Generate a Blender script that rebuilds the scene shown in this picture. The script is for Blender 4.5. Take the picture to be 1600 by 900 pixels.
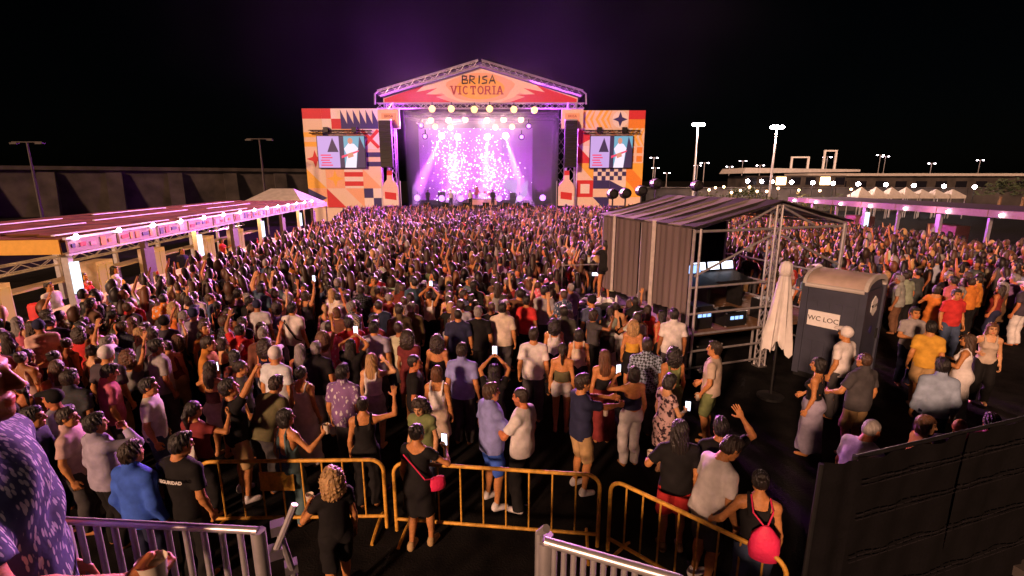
import bpy, math, random, time
import numpy as np
from mathutils import Vector, Matrix

T0 = time.time()
for o in list(bpy.data.objects):
    bpy.data.objects.remove(o)
SC = bpy.context.scene
COL = SC.collection
R = math.radians
random.seed(7)

# ------------------------------------------------------------------ camera
CAM_H, F, HOR = 4.4, 760.0, 281.0          # metres, focal length in px of a 1600 px wide frame, horizon row
PIT = math.atan((450 - HOR) / F)
cd = bpy.data.cameras.new('camera')
cam = bpy.data.objects.new('camera', cd)
COL.objects.link(cam)
cd.sensor_width = 36
cd.lens = 36 * F / 1600
cd.clip_start = 0.05
cd.clip_end = 3000
cam.location = (0, 0, CAM_H)
cam.rotation_euler = (math.pi / 2 - PIT, 0, 0)
SC.camera = cam

# ------------------------------------------------------------------ night sky and the one sun lamp (flood light behind the viewer)
SUN_DIR = Vector((-0.46, -0.76, 0.31)).normalized()      # towards the light
w = bpy.data.worlds.new('World')
SC.world = w
w.use_nodes = True
nt = w.node_tree
bg = nt.nodes['Background']
sky = nt.nodes.new('ShaderNodeTexSky')
sky.sky_type = 'NISHITA'
sky.sun_disc = False
sky.sun_elevation = math.asin(SUN_DIR.z)
sky.sun_rotation = math.atan2(SUN_DIR.x, SUN_DIR.y)
nt.links.new(sky.outputs[0], bg.inputs[0])
bg.inputs[1].default_value = 0.00012
sd = bpy.data.lights.new('sun', 'SUN')
sd.energy = 3.3
sd.angle = R(5)
sd.color = (1.0, 0.54, 0.33)
sun = bpy.data.objects.new('sun', sd)
COL.objects.link(sun)
sun.rotation_euler = SUN_DIR.to_track_quat('Z', 'Y').to_euler()
sun.location = SUN_DIR * 60
SC.view_settings.view_transform = 'Standard'
SC.view_settings.look = 'None'
SC.view_settings.exposure = 0.36
SC.view_settings.gamma = 1
SC.render.engine = 'CYCLES'
SC.cycles.use_denoising = True
SC.cycles.max_bounces = 5
SC.cycles.diffuse_bounces = 2
SC.cycles.glossy_bounces = 2
SC.cycles.transmission_bounces = 3
SC.cycles.volume_bounces = 0
SC.cycles.transparent_max_bounces = 6
SC.cycles.volume_step_rate = 1.0
SC.cycles.volume_max_steps = 64
SC.cycles.sample_clamp_indirect = 4

# ------------------------------------------------------------------ helpers: photograph pixel -> point of the place
def ray(x, y):
    u, v = (x - 800) / F, (450 - y) / F
    return Vector((u, math.cos(PIT) + v * math.sin(PIT), -math.sin(PIT) + v * math.cos(PIT)))
def at(x, y, z=0.0):
    r = ray(x, y)
    return r * ((z - CAM_H) / r.z) + Vector((0, 0, CAM_H))
def atY(x, y, Y):
    r = ray(x, y)
    return r * (Y / r.y) + Vector((0, 0, CAM_H))

# ------------------------------------------------------------------ materials
MATS = {}
def nth(i, n, side='left'):
    w_ = ['first', 'second', 'third', 'fourth', 'fifth', 'sixth', 'seventh', 'eighth', 'ninth', 'tenth', 'eleventh', 'twelfth', 'thirteenth']
    return 'leftmost' if i == 0 else 'rightmost' if i == n - 1 else w_[i] + ' from ' + side
def pmat(name, col=(.5, .5, .5), rough=.6, metal=0., var=.15, scale=9., bump=0., bscale=60., emit=None, es=0., objcol=False, attr=False,
         second=None, pattern=None, alpha=1., trans=0., spec=.4, stretch=(1, 1, 1)):
    m = bpy.data.materials.new(name)
    m.use_nodes = True
    n, l = m.node_tree.nodes, m.node_tree.links
    b = n['Principled BSDF']
    b.inputs['Roughness'].default_value = rough
    b.inputs['Metallic'].default_value = metal
    b.inputs['Specular IOR Level'].default_value = spec
    tc = n.new('ShaderNodeTexCoord')
    mp = n.new('ShaderNodeMapping')
    mp.inputs['Scale'].default_value = stretch
    l.new(tc.outputs['Object'], mp.inputs[0])
    oi = n.new('ShaderNodeObjectInfo')
    if objcol:
        src = oi.outputs['Color']
    else:
        rgb = n.new('ShaderNodeRGB')
        rgb.outputs[0].default_value = (*col, 1)
        src = rgb.outputs[0]
    def mix(kind, a, c, fac=1.0):
        x = n.new('ShaderNodeMix')
        x.data_type = 'RGBA'
        x.blend_type = kind
        if isinstance(fac, float):
            x.inputs[0].default_value = fac
        else:
            l.new(fac, x.inputs[0])
        for sock, v in ((x.inputs[6], a), (x.inputs[7], c)):
            if isinstance(v, tuple):
                sock.default_value = (*v, 1)
            else:
                l.new(v, sock)
        return x.outputs[2]
    def ramp(fac, p0, p1, c0=(0, 0, 0), c1=(1, 1, 1)):
        r = n.new('ShaderNodeValToRGB')
        r.color_ramp.elements[0].position, r.color_ramp.elements[1].position = p0, p1
        r.color_ramp.elements[0].color, r.color_ramp.elements[1].color = (*c0, 1), (*c1, 1)
        l.new(fac, r.inputs[0])
        return r.outputs[0]
    if pattern:
        if pattern == 'floral':
            v = n.new('ShaderNodeTexVoronoi'); v.inputs['Scale'].default_value = 22
            nz = n.new('ShaderNodeTexNoise'); nz.inputs['Scale'].default_value = 22; nz.inputs['Detail'].default_value = 3
            l.new(mp.outputs[0], v.inputs[0]); l.new(mp.outputs[0], nz.inputs[0])
            mp.inputs['Rotation'].default_value = (.5, .8, .4); mp.inputs['Scale'].default_value = (1, 1.6, .55)
            v.inputs['Randomness'].default_value = 1
            mm = n.new('ShaderNodeMath'); mm.operation = 'MULTIPLY_ADD'; mm.inputs[1].default_value = .85
            hf = n.new('ShaderNodeMath'); hf.operation = 'MULTIPLY'; hf.inputs[1].default_value = .5
            l.new(v.outputs['Distance'], hf.inputs[0])
            l.new(nz.outputs[0], mm.inputs[0]); l.new(hf.outputs[0], mm.inputs[2])
            f = ramp(mm.outputs[0], .535, .58, (1, 1, 1), (0, 0, 0))
        elif pattern == 'leaf':                           # slim pale leaves, crossing at two angles
            fs_ = []
            for rot_, off_ in ((.5, 0.), (-.7, .37), (1.4, .71)):
                m2 = n.new('ShaderNodeMapping'); m2.inputs['Rotation'].default_value = (.3, rot_, .2); m2.inputs['Location'].default_value = (off_, off_, off_)
                m2.inputs['Scale'].default_value = (74, 44, 19)
                l.new(tc.outputs['Object'], m2.inputs[0])
                v = n.new('ShaderNodeTexVoronoi'); v.inputs['Scale'].default_value = 1.0
                l.new(m2.outputs[0], v.inputs[0])
                fs_.append(ramp(v.outputs['Distance'], .24, .30, (1, 1, 1), (0, 0, 0)))
            f = mix('LIGHTEN', mix('LIGHTEN', fs_[0], fs_[1]), fs_[2])
        elif pattern == 'check':
            v = n.new('ShaderNodeTexChecker'); v.inputs['Scale'].default_value = 26
            mp.inputs['Rotation'].default_value = (0.6, .7, .3)
            l.new(mp.outputs[0], v.inputs[0]); f = ramp(v.outputs[1], .4, .6)
        elif pattern == 'stripe':
            v = n.new('ShaderNodeTexWave'); v.inputs['Scale'].default_value = 12; v.inputs['Distortion'].default_value = 3
            l.new(mp.outputs[0], v.inputs[0]); f = ramp(v.outputs[1], .45, .6)
        else:                                             # blotch
            v = n.new('ShaderNodeTexNoise'); v.inputs['Scale'].default_value = 16; v.inputs['Detail'].default_value = 4
            l.new(mp.outputs[0], v.inputs[0]); f = ramp(v.outputs[0], .5, .58)
        src = mix('MIX', src, second, f)
    if var:
        nz = n.new('ShaderNodeTexNoise')
        nz.inputs['Scale'].default_value = scale
        nz.inputs['Detail'].default_value = 5
        l.new(mp.outputs[0], nz.inputs[0])
        src = mix('MULTIPLY', src, ramp(nz.outputs[0], .3, .7, (1 - var,) * 3, (1 + var * .3,) * 3))
    if attr:
        a = n.new('ShaderNodeAttribute')
        a.attribute_name = 'Col'
        src = mix('MULTIPLY', src, a.outputs['Color'])
    l.new(src, b.inputs['Base Color'])
    if bump:
        nb = n.new('ShaderNodeTexNoise')
        nb.inputs['Scale'].default_value = bscale
        nb.inputs['Detail'].default_value = 3
        l.new(mp.outputs[0], nb.inputs[0])
        bu = n.new('ShaderNodeBump')
        bu.inputs['Strength'].default_value = bump
        bu.inputs['Distance'].default_value = .02
        l.new(nb.outputs[0], bu.inputs['Height'])
        l.new(bu.outputs[0], b.inputs['Normal'])
    if emit:
        b.inputs['Emission Color'].default_value = (*emit, 1)
        b.inputs['Emission Strength'].default_value = es
    if trans:
        b.inputs['Transmission Weight'].default_value = trans
    MATS[name] = m
    return m

pmat('asphalt', (.014, .013, .013), .85, var=.75, scale=2.2, bump=.5, bscale=40, spec=.08)
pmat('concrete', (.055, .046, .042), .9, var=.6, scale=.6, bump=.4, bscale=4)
pmat('skin', rough=.5, objcol=True, attr=True, var=.22, scale=34, spec=.35, bump=.12, bscale=160)
pmat('cloth', rough=.85, objcol=True, var=.28, scale=9, bump=.3, bscale=13, spec=.2)
pmat('cloth_floral', rough=.8, objcol=True, var=.2, pattern='floral', second=(.62, .6, .66), bump=.3, bscale=13, spec=.25)
pmat('cloth_leaf', rough=.8, objcol=True, var=.35, scale=16, pattern='leaf', second=(.46, .45, .54), bump=.4, bscale=14, spec=.25)
pmat('cloth_check', rough=.85, objcol=True, var=.2, pattern='check', second=(.05, .06, .07), bump=.3, bscale=13, spec=.2)
pmat('cloth_blotch', rough=.8, objcol=True, var=.2, pattern='blotch', second=(.04, .02, .03), bump=.3, bscale=13, spec=.25)
pmat('hair', rough=.46, objcol=True, var=.5, scale=30, bump=.8, bscale=90, stretch=(1, 1, .15), spec=.7)
pmat('yellow_paint', (.80, .42, .06), .5, var=.4, scale=18, bump=.3, bscale=70)
pmat('steel', (.42, .40, .41), .38, .85, var=.25, scale=10)
pmat('galv', (.45, .43, .45), .45, .5, var=.25, scale=10)
pmat('dull_pole', (.07, .062, .062), .7, var=.3)
pmat('alu', (.62, .60, .62), .35, .7, var=.15, scale=10)
pmat('black_metal', (.012, .012, .013), .5, var=.3)
pmat('black_plastic', (.010, .010, .011), .55, var=.3, spec=.3)
pmat('black_cloth', (.008, .008, .010), .95, var=.4, scale=3, bump=.3, spec=.1)
pmat('mesh_cloth', (.0045, .004, .005), .9, var=.4, scale=4, bump=.4, bscale=30, spec=.15)
pmat('mesh_thread', (.018, .016, .02), .9, var=.6, scale=3, spec=.15)
pmat('white_cloth', (.72, .69, .68), .85, var=.15, scale=5, bump=.4, bscale=18)
pmat('canvas', (.50, .47, .45), .85, var=.2, scale=3, bump=.2, bscale=10)
pmat('tent_side', (.15, .115, .12), .7, var=.3, scale=2.5, bump=.3, bscale=7, stretch=(1, 1, .15))
pmat('tent_strip', (.60, .55, .54), .8, var=.2)
pmat('tent_roof', (.05, .042, .043), .6, var=.5, scale=1.5, bump=.3, bscale=5)
pmat('tent_roof_light', (.27, .23, .22), .6, var=.4, scale=2)
pmat('wc_body', (.05, .055, .085), .5, var=.3, scale=2, bump=.1)
pmat('wc_roof', (.45, .35, .31), .55, var=.3, scale=3)
pmat('white', (.78, .77, .77), .6, var=.08)
pmat('wood', (.22, .12, .06), .7, var=.45, scale=3, bump=.3, stretch=(1, 8, 1))
pmat('roof_brown', (.20, .085, .035), 1.0, var=.6, scale=1.2, bump=.3, bscale=8, spec=.05)
pmat('bar_fascia', (.34, .22, .22), .6, var=.15)
pmat('bar_counter', (.55, .45, .38), .6, var=.2)
pmat('dark_panel', (.08, .05, .07), .7, var=.3)
pmat('red', (.60, .035, .045), .65, var=.12)
pmat('orange', (.80, .27, .04), .65, var=.12)
pmat('yellow', (.85, .48, .08), .65, var=.1)
pmat('cream', (.78, .62, .52), .7, var=.08)
pmat('blush', (.80, .58, .58), .7, var=.1)
pmat('pinkish', (.80, .42, .40), .7, var=.08)
pmat('flag_white', (.80, .74, .74), .7, var=.08)
pmat('navy', (.035, .03, .16), .65, var=.15)
pmat('peach', (.82, .45, .28), .7, var=.1)
pmat('ink', (.02, .015, .02), .7, var=.1)
pmat('dark_red', (.36, .03, .03), .7, var=.1)
pmat('bush', (.05, .07, .03), .8, var=.5, scale=3)
pmat('glass_dark', (.01, .01, .015), .1, var=0)
pmat('rubber', (.02, .02, .02), .8)
pmat('pink_fabric', (.85, .03, .13), .6, var=.2, bump=.4, bscale=25)
pmat('paper_cup', (.62, .55, .45), .5, var=.1)
def emat(name, col, s):
    return pmat(name, (.02, .02, .02), .5, var=0, emit=col, es=s)
emat('lamp_warm', (1, .58, .17), 2.4)
emat('lamp_white', (1, .9, 1), 60)
emat('lamp_violet', (.55, .16, 1), 3.5)
emat('mast_lamp', (1, .86, .95), 60)
emat('bulb', (1, .82, .92), 22)
emat('bulb_warm', (1, .55, .25), 14)
emat('tube_cool', (.65, .85, 1), 1.5)
emat('tube_warm', (1, .50, .13), 1.2)
emat('cabinet_glow', (1, .42, .10), .4)
emat('phone_light', (.75, .8, 1), 2.6)
emat('desk_light', (.30, .50, 1), 1.5)
emat('scr_lilac', (.72, .45, .95), .65)
emat('scr_white', (1, .82, 1), .8)
emat('scr_dark', (.06, .03, .12), .5)
emat('scr_red', (.9, .05, .15), .8)
emat('scr_teal', (.25, .65, .9), .5)
emat('scr_skin', (.8, .3, .2), .7)
def omat(name, s):
    m = emat(name, (1, 1, 1), s)
    n, l = m.node_tree.nodes, m.node_tree.links
    oi = next(q for q in n if q.type == 'OBJECT_INFO')
    l.new(oi.outputs['Color'], n['Principled BSDF'].inputs['Emission Color'])
omat('led_tile', .9)
emat('led_pinkk', (.85, .42, 1), 1.5)
emat('led_white', (1, .86, 1), 8.0)
emat('led_violet', (.40, .10, .95), .85)
def M(n):
    return MATS[n]

# ------------------------------------------------------------------ mesh builder
class MB:
    def __init__(s):
        s.v, s.f, s.m = [], [], []
    def add(s, vs, fs, mi=0):
        k = len(s.v)
        s.v += [tuple(v) for v in vs]
        s.f += [tuple(i + k for i in f) for f in fs]
        s.m += [mi] * len(fs)
        return s
    def box(s, c, d, rz=0, mi=0, rot=None):
        hx, hy, hz = d[0] / 2, d[1] / 2, d[2] / 2
        m = rot if rot is not None else Matrix.Rotation(rz, 3, 'Z')
        c = Vector(c)
        vs = [c + m @ Vector((x * hx, y * hy, z * hz)) for x in (-1, 1) for y in (-1, 1) for z in (-1, 1)]
        return s.add(vs, [(0, 1, 3, 2), (4, 6, 7, 5), (0, 4, 5, 1), (2, 3, 7, 6), (0, 2, 6, 4), (1, 5, 7, 3)], mi)
    def tube(s, pts, r, n=8, mi=0, cap=True):
        pts = [Vector(p) for p in pts]
        rs = r if isinstance(r, (list, tuple)) else [r] * len(pts)
        rings = []
        up = None
        for i, p in enumerate(pts):
            d = (pts[min(i + 1, len(pts) - 1)] - pts[max(i - 1, 0)]).normalized()
            if up is None:
                up = d.orthogonal().normalized()
            up = (up - d * up.dot(d))
            up = up.normalized() if up.length > 1e-6 else d.orthogonal().normalized()
            si = d.cross(up)
            rings.append([p + (up * math.cos(2 * math.pi * k / n) + si * math.sin(2 * math.pi * k / n)) * rs[i] for k in range(n)])
        vs = [v for q in rings for v in q]
        fs = [(i * n + k, i * n + (k + 1) % n, (i + 1) * n + (k + 1) % n, (i + 1) * n + k) for i in range(len(pts) - 1) for k in range(n)]
        if cap:
            fs += [tuple(range(n))[::-1], tuple(range((len(pts) - 1) * n, len(pts) * n))]
        return s.add(vs, fs, mi)
    def lathe(s, c, prof, n=14, mi=0, sy=1.0):
        c = Vector(c)
        vs = [c + Vector((r * math.cos(2 * math.pi * k / n), r * sy * math.sin(2 * math.pi * k / n), z)) for r, z in prof for k in range(n)]
        fs = [(i * n + k, i * n + (k + 1) % n, (i + 1) * n + (k + 1) % n, (i + 1) * n + k) for i in range(len(prof) - 1) for k in range(n)]
        fs += [tuple(range(n))[::-1], tuple(range((len(prof) - 1) * n, len(prof) * n))]
        return s.add(vs, fs, mi)
    def prism(s, poly, a, b, axis='y', mi=0):
        """poly = 2D outline; extruded from a to b along the axis"""
        n = len(poly)
        def pt(p, t):
            return (p[0], t, p[1]) if axis == 'y' else (t, p[0], p[1]) if axis == 'x' else (p[0], p[1], t)
        vs = [pt(p, a) for p in poly] + [pt(p, b) for p in poly]
        fs = [tuple(range(n)), tuple(range(2 * n - 1, n - 1, -1))] + [(i, i + n, (i + 1) % n + n, (i + 1) % n) for i in range(n)]
        return s.add(vs, fs, mi)
    def truss(s, a, b, w=.3, r=.022, n=None, mi=0, up=(0, 0, 1)):
        """a lattice girder of four chords between a and b"""
        a, b, up = Vector(a), Vector(b), Vector(up)
        d = b - a
        L = d.length
        d.normalize()
        if abs(d.dot(up)) > .95:
            up = Vector((1, 0, 0))
        x = d.cross(up).normalized()
        y = x.cross(d).normalized()
        n = n or max(2, int(L / (w * 1.6)))
        cs = [(x * i + y * j) * w / 2 for i, j in ((-1, -1), (1, -1), (1, 1), (-1, 1))]
        for c in cs:
            s.tube([a + c, b + c], r, 5, mi)
        for k in range(n):
            p, q = a + d * (L * k / n), a + d * (L * (k + 1) / n)
            for i in range(4):
                c0, c1 = cs[i], cs[(i + 1) % 4]
                if k % 2:
                    c0, c1 = c1, c0
                s.tube([p + c0, q + c1], r * .6, 4, mi, False)
        return s
    def build(s, name, mat, parent=None, smooth=False, loc=None, rz=0):
        me = bpy.data.meshes.new(name)
        me.from_pydata(s.v, [], s.f)
        for x in (mat if isinstance(mat, (list, tuple)) else [mat]):
            me.materials.append(M(x))
        if any(s.m):
            me.polygons.foreach_set('material_index', s.m)
        if smooth:
            me.polygons.foreach_set('use_smooth', [True] * len(s.f))
            me.set_sharp_from_angle(angle=R(50))
        me.update()
        o = bpy.data.objects.new(name, me)
        COL.objects.link(o)
        if parent:
            o.parent = parent
        if loc is not None:
            o.location = loc
        o.rotation_euler = (0, 0, rz)
        return o
def tag(o, label=None, cat=None, group=None, kind=None):
    if label: o['label'] = label
    if cat: o['category'] = cat
    if group: o['group'] = group
    if kind: o['kind'] = kind
    return o
def thing(name, label, cat, loc=(0, 0, 0), rz=0, group=None):
    o = bpy.data.objects.new(name, None)
    COL.objects.link(o)
    o.location = loc
    o.rotation_euler = (0, 0, rz)
    o.empty_display_size = .2
    return tag(o, label, cat, group)
def lamp(kind, loc, energy, col, parent=None, target=None, size=.2, spot=60, blend=.6):
    d = bpy.data.lights.new('lamp_light', kind)
    d.energy = energy
    d.color = col
    if kind == 'AREA':
        d.size = size
    else:
        d.shadow_soft_size = size
    if kind == 'SPOT':
        d.spot_size = R(spot)
        d.spot_blend = blend
    o = bpy.data.objects.new('lamp_light', d)
    COL.objects.link(o)
    if parent: o.parent = parent
    o.location = loc
    if target is not None:
        o.rotation_euler = (Vector(target) - Vector(loc)).to_track_quat('-Z', 'Y').to_euler()
    return o
def copy_tree(o, parent=None):
    c = o.copy()
    COL.objects.link(c)
    c.parent = parent
    for ch in list(o.children):
        copy_tree(ch, c)
    return c
def text_mesh(name, s, size, mat, parent=None, loc=(0, 0, 0), rot=(math.pi / 2, 0, 0), depth=.02, sx=1., bold=0., spacing=1.):
    c = bpy.data.curves.new(name, 'FONT')
    c.body = s
    c.size = size
    c.extrude = depth
    c.offset = bold
    c.align_x = 'CENTER'
    c.align_y = 'CENTER'
    c.space_character = spacing
    c.resolution_u = 3
    t = bpy.data.objects.new(name, c)
    COL.objects.link(t)
    dg = bpy.context.evaluated_depsgraph_get()
    me = bpy.data.meshes.new_from_object(t.evaluated_get(dg))
    bpy.data.objects.remove(t)
    me.materials.clear()
    me.materials.append(M(mat))
    o = bpy.data.objects.new(name, me)
    COL.objects.link(o)
    if parent: o.parent = parent
    o.location = loc
    o.rotation_euler = rot
    o.scale = (sx, 1, 1)
    return o

# ================================================================== THE SETTING
MB().add([(-900, -300, 0), (900, -300, 0), (900, 1500, 0), (-900, 1500, 0)], [(0, 1, 2, 3)]).build('ground', 'asphalt')['kind'] = 'structure'

# breakwater wall with buttresses, far on the left
def breakwater():
    a, b = Vector((-85, 42, 0)), Vector((-27, 78, 0))
    t = thing('breakwater_wall', 'long dark concrete breakwater wall with buttresses behind the long bar', 'wall', a, math.atan2(b.y - a.y, b.x - a.x))
    L = (b - a).length
    H = 5.6
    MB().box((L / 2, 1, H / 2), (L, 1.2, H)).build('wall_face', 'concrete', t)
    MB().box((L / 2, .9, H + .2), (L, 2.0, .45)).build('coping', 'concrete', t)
    n = 11
    for i in range(n):
        x = 2 + i * (L - 4) / (n - 1)
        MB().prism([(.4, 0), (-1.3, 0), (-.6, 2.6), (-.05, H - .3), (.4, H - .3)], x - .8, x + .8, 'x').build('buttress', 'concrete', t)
breakwater()

def lamp_post(px, ytop, Y, label, group):
    p = atY(px, ytop, Y)
    t = thing('lamp_post', label, 'lamp post', (p.x, Y, 0), 0, group)
    H = p.z
    MB().tube([(0, 0, 0), (0, 0, H)], [.13, .07], 8).build('pole', 'dull_pole', t, True)
    MB().tube([(-1.2, 0, H), (1.2, 0, H)], .05, 6).build('cross_arm', 'dull_pole', t)
    for s in (-1, 1):
        MB().box((s * 1.0, 0, H - .1), (.55, .3, .12)).build('lamp_head', 'black_metal', t)
lamp_post(405, 217, 48, 'tall unlit lamp post with crossbar beside the striped stage banner', 'unlit lamp posts')
lamp_post(42, 222, 40, 'tall unlit lamp post with crossbar far from the stage at dark wall', 'unlit lamp posts')

# ---------------------------------------------------------------- the two bars
def left_bar():
    a, b = at(100, 372, 3.0), at(494, 313, 3.0)
    d = (b - a)
    L = d.length
    rz = math.atan2(d.y, d.x)
    t = thing('bar_pavilion', 'long open bar with brown plank roof and pink lit sign fascia', 'bar', (a.x, a.y, 0), rz)
    D = 5.5                                     # depth, towards +y of the local frame (away from the crowd)
    MB().box((L / 2, D / 2 + .1, 2.93), (L, D, .10)).build('roof', 'roof_brown', t)
    for k in range(9):                          # roof boards seams / light strips lying on the roof
        y = .7 + k * .6
        MB().box((L / 2, y, 3.0 + .02 * (k % 2)), (L * (.96 - .02 * (k % 3)), .5, .035)).build('roof_plank', 'roof_brown', t)
    for k, (x0, x1, y) in enumerate([(0, 5, .25), (6, 12, .42), (0, 4, 2.2), (5, 11, 2.6), (12, 17, 2.2), (1, 6, 4.3), (8, 13, 4.6), (14, 20, 4.3), (0, 3, 5.3)]):
        MB().box(((x0 + x1) / 2, y, 3.06), (x1 - x0, .07, .03)).build('roof_batten', 'white', t)
    MB().box((L / 2, 0, 2.98), (L, .08, .06)).build('fascia_rail', 'alu', t)
    MB().box((L / 2, 0, 2.58), (L, .08, .05)).build('fascia_rail', 'alu', t)
    n = 12
    rnd = random.Random(3)
    for k in range(n):                          # sign panels with flag patches
        x0 = L * k / n + .06
        w_ = L / n - .12
        pnl = MB().box((x0 + w_ / 2, .01, 2.78), (w_, .05, .33)).build('sign_panel', 'bar_fascia', t)
        q = MB()
        xx = x0 + .1
        while xx < x0 + w_ - .25:
            ww = rnd.choice((.12, .2, .3))
            q.box((xx + ww / 2, -.02, 2.78 + rnd.uniform(-.03, .03)), (ww, .02, rnd.choice((.1, .2, .24))), 0, rnd.randrange(4))
            xx += ww + rnd.uniform(.05, .18)
        q.build('sign_print', ['red', 'pinkish', 'navy', 'orange'], pnl)['kind'] = 'stuff'
    MB().box((-.02, D / 2, 2.78), (.05, D * .96, .36)).build('end_panel', 'yellow', t)
    for k in range(14):
        x = .3 + k * L / 14
        MB().lathe((x, -.07, 2.98), [(.02, .09), (.05, .05), (.055, 0), (.03, -.04)], 8).build('bulb', 'bulb', t)
    for k in range(6):
        lamp('POINT', (L * (k + .5) / 6, -1.0, 2.9), 16, (1, .38, .34), t, size=.15)
    npost = 8
    for k in range(npost):
        x = .3 + k * (L - .6) / (npost - 1)
        MB().box((x, .25, 1.28), (.16, .16, 2.56)).build('post', 'dark_panel' if k % 2 else 'alu', t)
        MB().box((x, D - .3, 1.28), (.14, .14, 2.56)).build('post', 'alu', t)
        if k % 2 == 0:
            MB().box((x + .02, .12, 1.95), (.26, .06, .8)).build('light_panel', 'tube_cool', t)
        else:
            MB().box((x, .14, 1.9), (.5, .05, .8)).build('banner_panel', 'dark_panel', t)
        MB().box((x + 1.2, 2.0, 2.82), (1.3, .1, .06)).build('ceiling_tube', 'tube_warm', t)
        lamp('POINT', (x + 1.2, 1.6, 2.5), 120, (1, .48, .15), t, size=.3)
    for x in (1.8, 6.2, 9.6, 14.2, 18.0):  # cabinets with glowing fronts, added to warm the bar interior
        fr = MB().box((x, D - 1.9, .75), (.9, .6, 1.5)).build('glow_cabinet', 'bar_counter', t)
        for sd_ in (-1, 1):
            MB().box((x + sd_ * .21, D - 2.215, .85), (.36, .02, 1.05)).build('glow_front', 'cabinet_glow', fr)
    MB().truss((0, D - .4, 1.5), (L, D - .4, 1.5), .3, .03, 34).build('back_truss', 'alu', t)
    MB().truss((0, D - .4, 2.3), (L, D - .4, 2.3), .3, .03, 34).build('back_truss', 'alu', t)
    MB().box((L / 2, .5, 1.08), (L, .7, .06)).build('counter_top', 'bar_counter', t)
    nn = 10
    for k in range(nn):
        MB().box((L * (k + .5) / nn, .35, .53), (L / nn - .03, .06, 1.04)).build('counter_front', 'bar_counter', t)
    MB().box((L / 2, D - 1.2, .95), (L, .6, .06)).build('back_counter', 'bar_counter', t)
    return t, L, rz, a
LBAR, LBL, LBRZ, LBA = left_bar()
def lb(x, y, z):
    """a point of the long bar, from its own frame"""
    m = Matrix.Rotation(LBRZ, 3, 'Z') @ Vector((x, y, 0))
    return Vector((LBA.x + m.x, LBA.y + m.y, z))
rnd = random.Random(5)
for k in range(12):
    x = .8 + (k + rnd.random() * .6) * (LBL - 2) / 12
    c = rnd.choice(('yellow', 'red', 'orange', 'white', 'wc_body'))
    word = {'yellow': 'yellow', 'red': 'red', 'orange': 'orange', 'white': 'white', 'wc_body': 'dark blue'}[c]
    o = MB().lathe((0, 0, 0), [(.035, 0), (.038, .02), (.038, .16), (.014, .22), (.014, .29), (.017, .30)], 8).build('bottle', c, None, True, lb(x, .55 + rnd.random() * .25, 1.112))
    tag(o, 'small %s bottle on the long bar counter, %s of twelve' % (word, nth(k, 12)), 'bottle', 'bottles on the bar counter')
for k, x in enumerate((2.2, 5.5)):
    o = MB().lathe((0, 0, 0), [(.26, 0), (.28, .1), (.28, .8), (.26, .86)], 14).build('beer_keg', 'yellow' if k else 'red', None, True, lb(x, 2.6, 0))
    tag(o, 'large %s drum standing behind the long bar counter' % ('yellow' if k else 'red'), 'keg')

def right_bar():
    a, b = at(1232, 308, 3.0), at(1600, 331, 3.0)
    d = b - a
    L = d.length + 10
    rz = math.atan2(d.y, d.x)
    t = thing('bar_pavilion', 'long low bar canopy with pink lit edge behind the far crowd', 'bar', (a.x, a.y, 0), rz)
    D = 5.0
    MB().box((L / 2, D / 2, 2.95), (L, D, .1)).build('roof', 'dark_panel', t)
    n = 10
    for k in range(n):
        MB().box((L * (k + .5) / n, -.02, 2.82), (L / n - .06, .06, .34)).build('sign_panel', 'bar_fascia', t)
    for k in range(11):
        x = .3 + k * (L - .6) / 10
        MB().box((x, .2, 1.3), (.28 if k % 2 else .12, .16, 2.6)).build('post', 'alu', t)
        MB().lathe((x + .8, -.12, 2.75), [(.03, .09), (.08, .05), (.08, 0), (.03, -.05)], 8).build('bulb', 'bulb', t)
        if k in (3, 7):
            MB().box((x + .4, .1, 1.9), (.34, .05, .9)).build('light_panel', 'tube_cool', t)
        if k % 2:
            lamp('POINT', (x, -.7, 2.75), 45, (1, .42, .55), t, size=.2)
    MB().box((L / 2, .5, 1.1), (L, .7, .07)).build('counter_top', 'bar_counter', t)
    for k in range(8):
        MB().box((L * (k + .5) / 8, .4, .53), (L / 8 - .05, .06, 1.0)).build('counter_front', 'bar_counter', t)
    for k, x in enumerate((4.5, 12)):
        MB().box((x, 3.0, .9), (2.0, .8, 1.8)).build('fridge', 'peach', t)
right_bar()

# ---------------------------------------------------------------- white marquees
def marquee(name, label, c, w_, d_, eave, peak, group=None, mat='canvas', hip=.35):
    t = thing(name, label, 'tent', c, 0, group)
    x, y = w_ / 2, d_ / 2
    hx = x * hip
    MB().add([(-x, -y, eave), (x, -y, eave), (x, y, eave), (-x, y, eave), (-hx, 0, peak), (hx, 0, peak), (-x, -y, eave - .3), (x, -y, eave - .3), (x, y, eave - .3), (-x, y, eave - .3)],
             [(0, 1, 5, 4), (1, 2, 5), (2, 3, 4, 5), (3, 0, 4), (6, 7, 1, 0), (7, 8, 2, 1), (8, 9, 3, 2), (9, 6, 0, 3)]).build('canopy', mat, t)
    for i in (-1, 1):
        for j in (-1, 1):
            MB().tube([(i * (x - .06), j * (y - .06), 0), (i * (x - .06), j * (y - .06), eave)], .05, 6).build('leg', 'alu', t)
    return t
p = at(432, 322, 3.0)
marquee('marquee_tent', 'white ridge marquee at the far end of the long bar', (-17.6, 38, 0), 5.0, 4.5, 2.6, 3.75)

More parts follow.
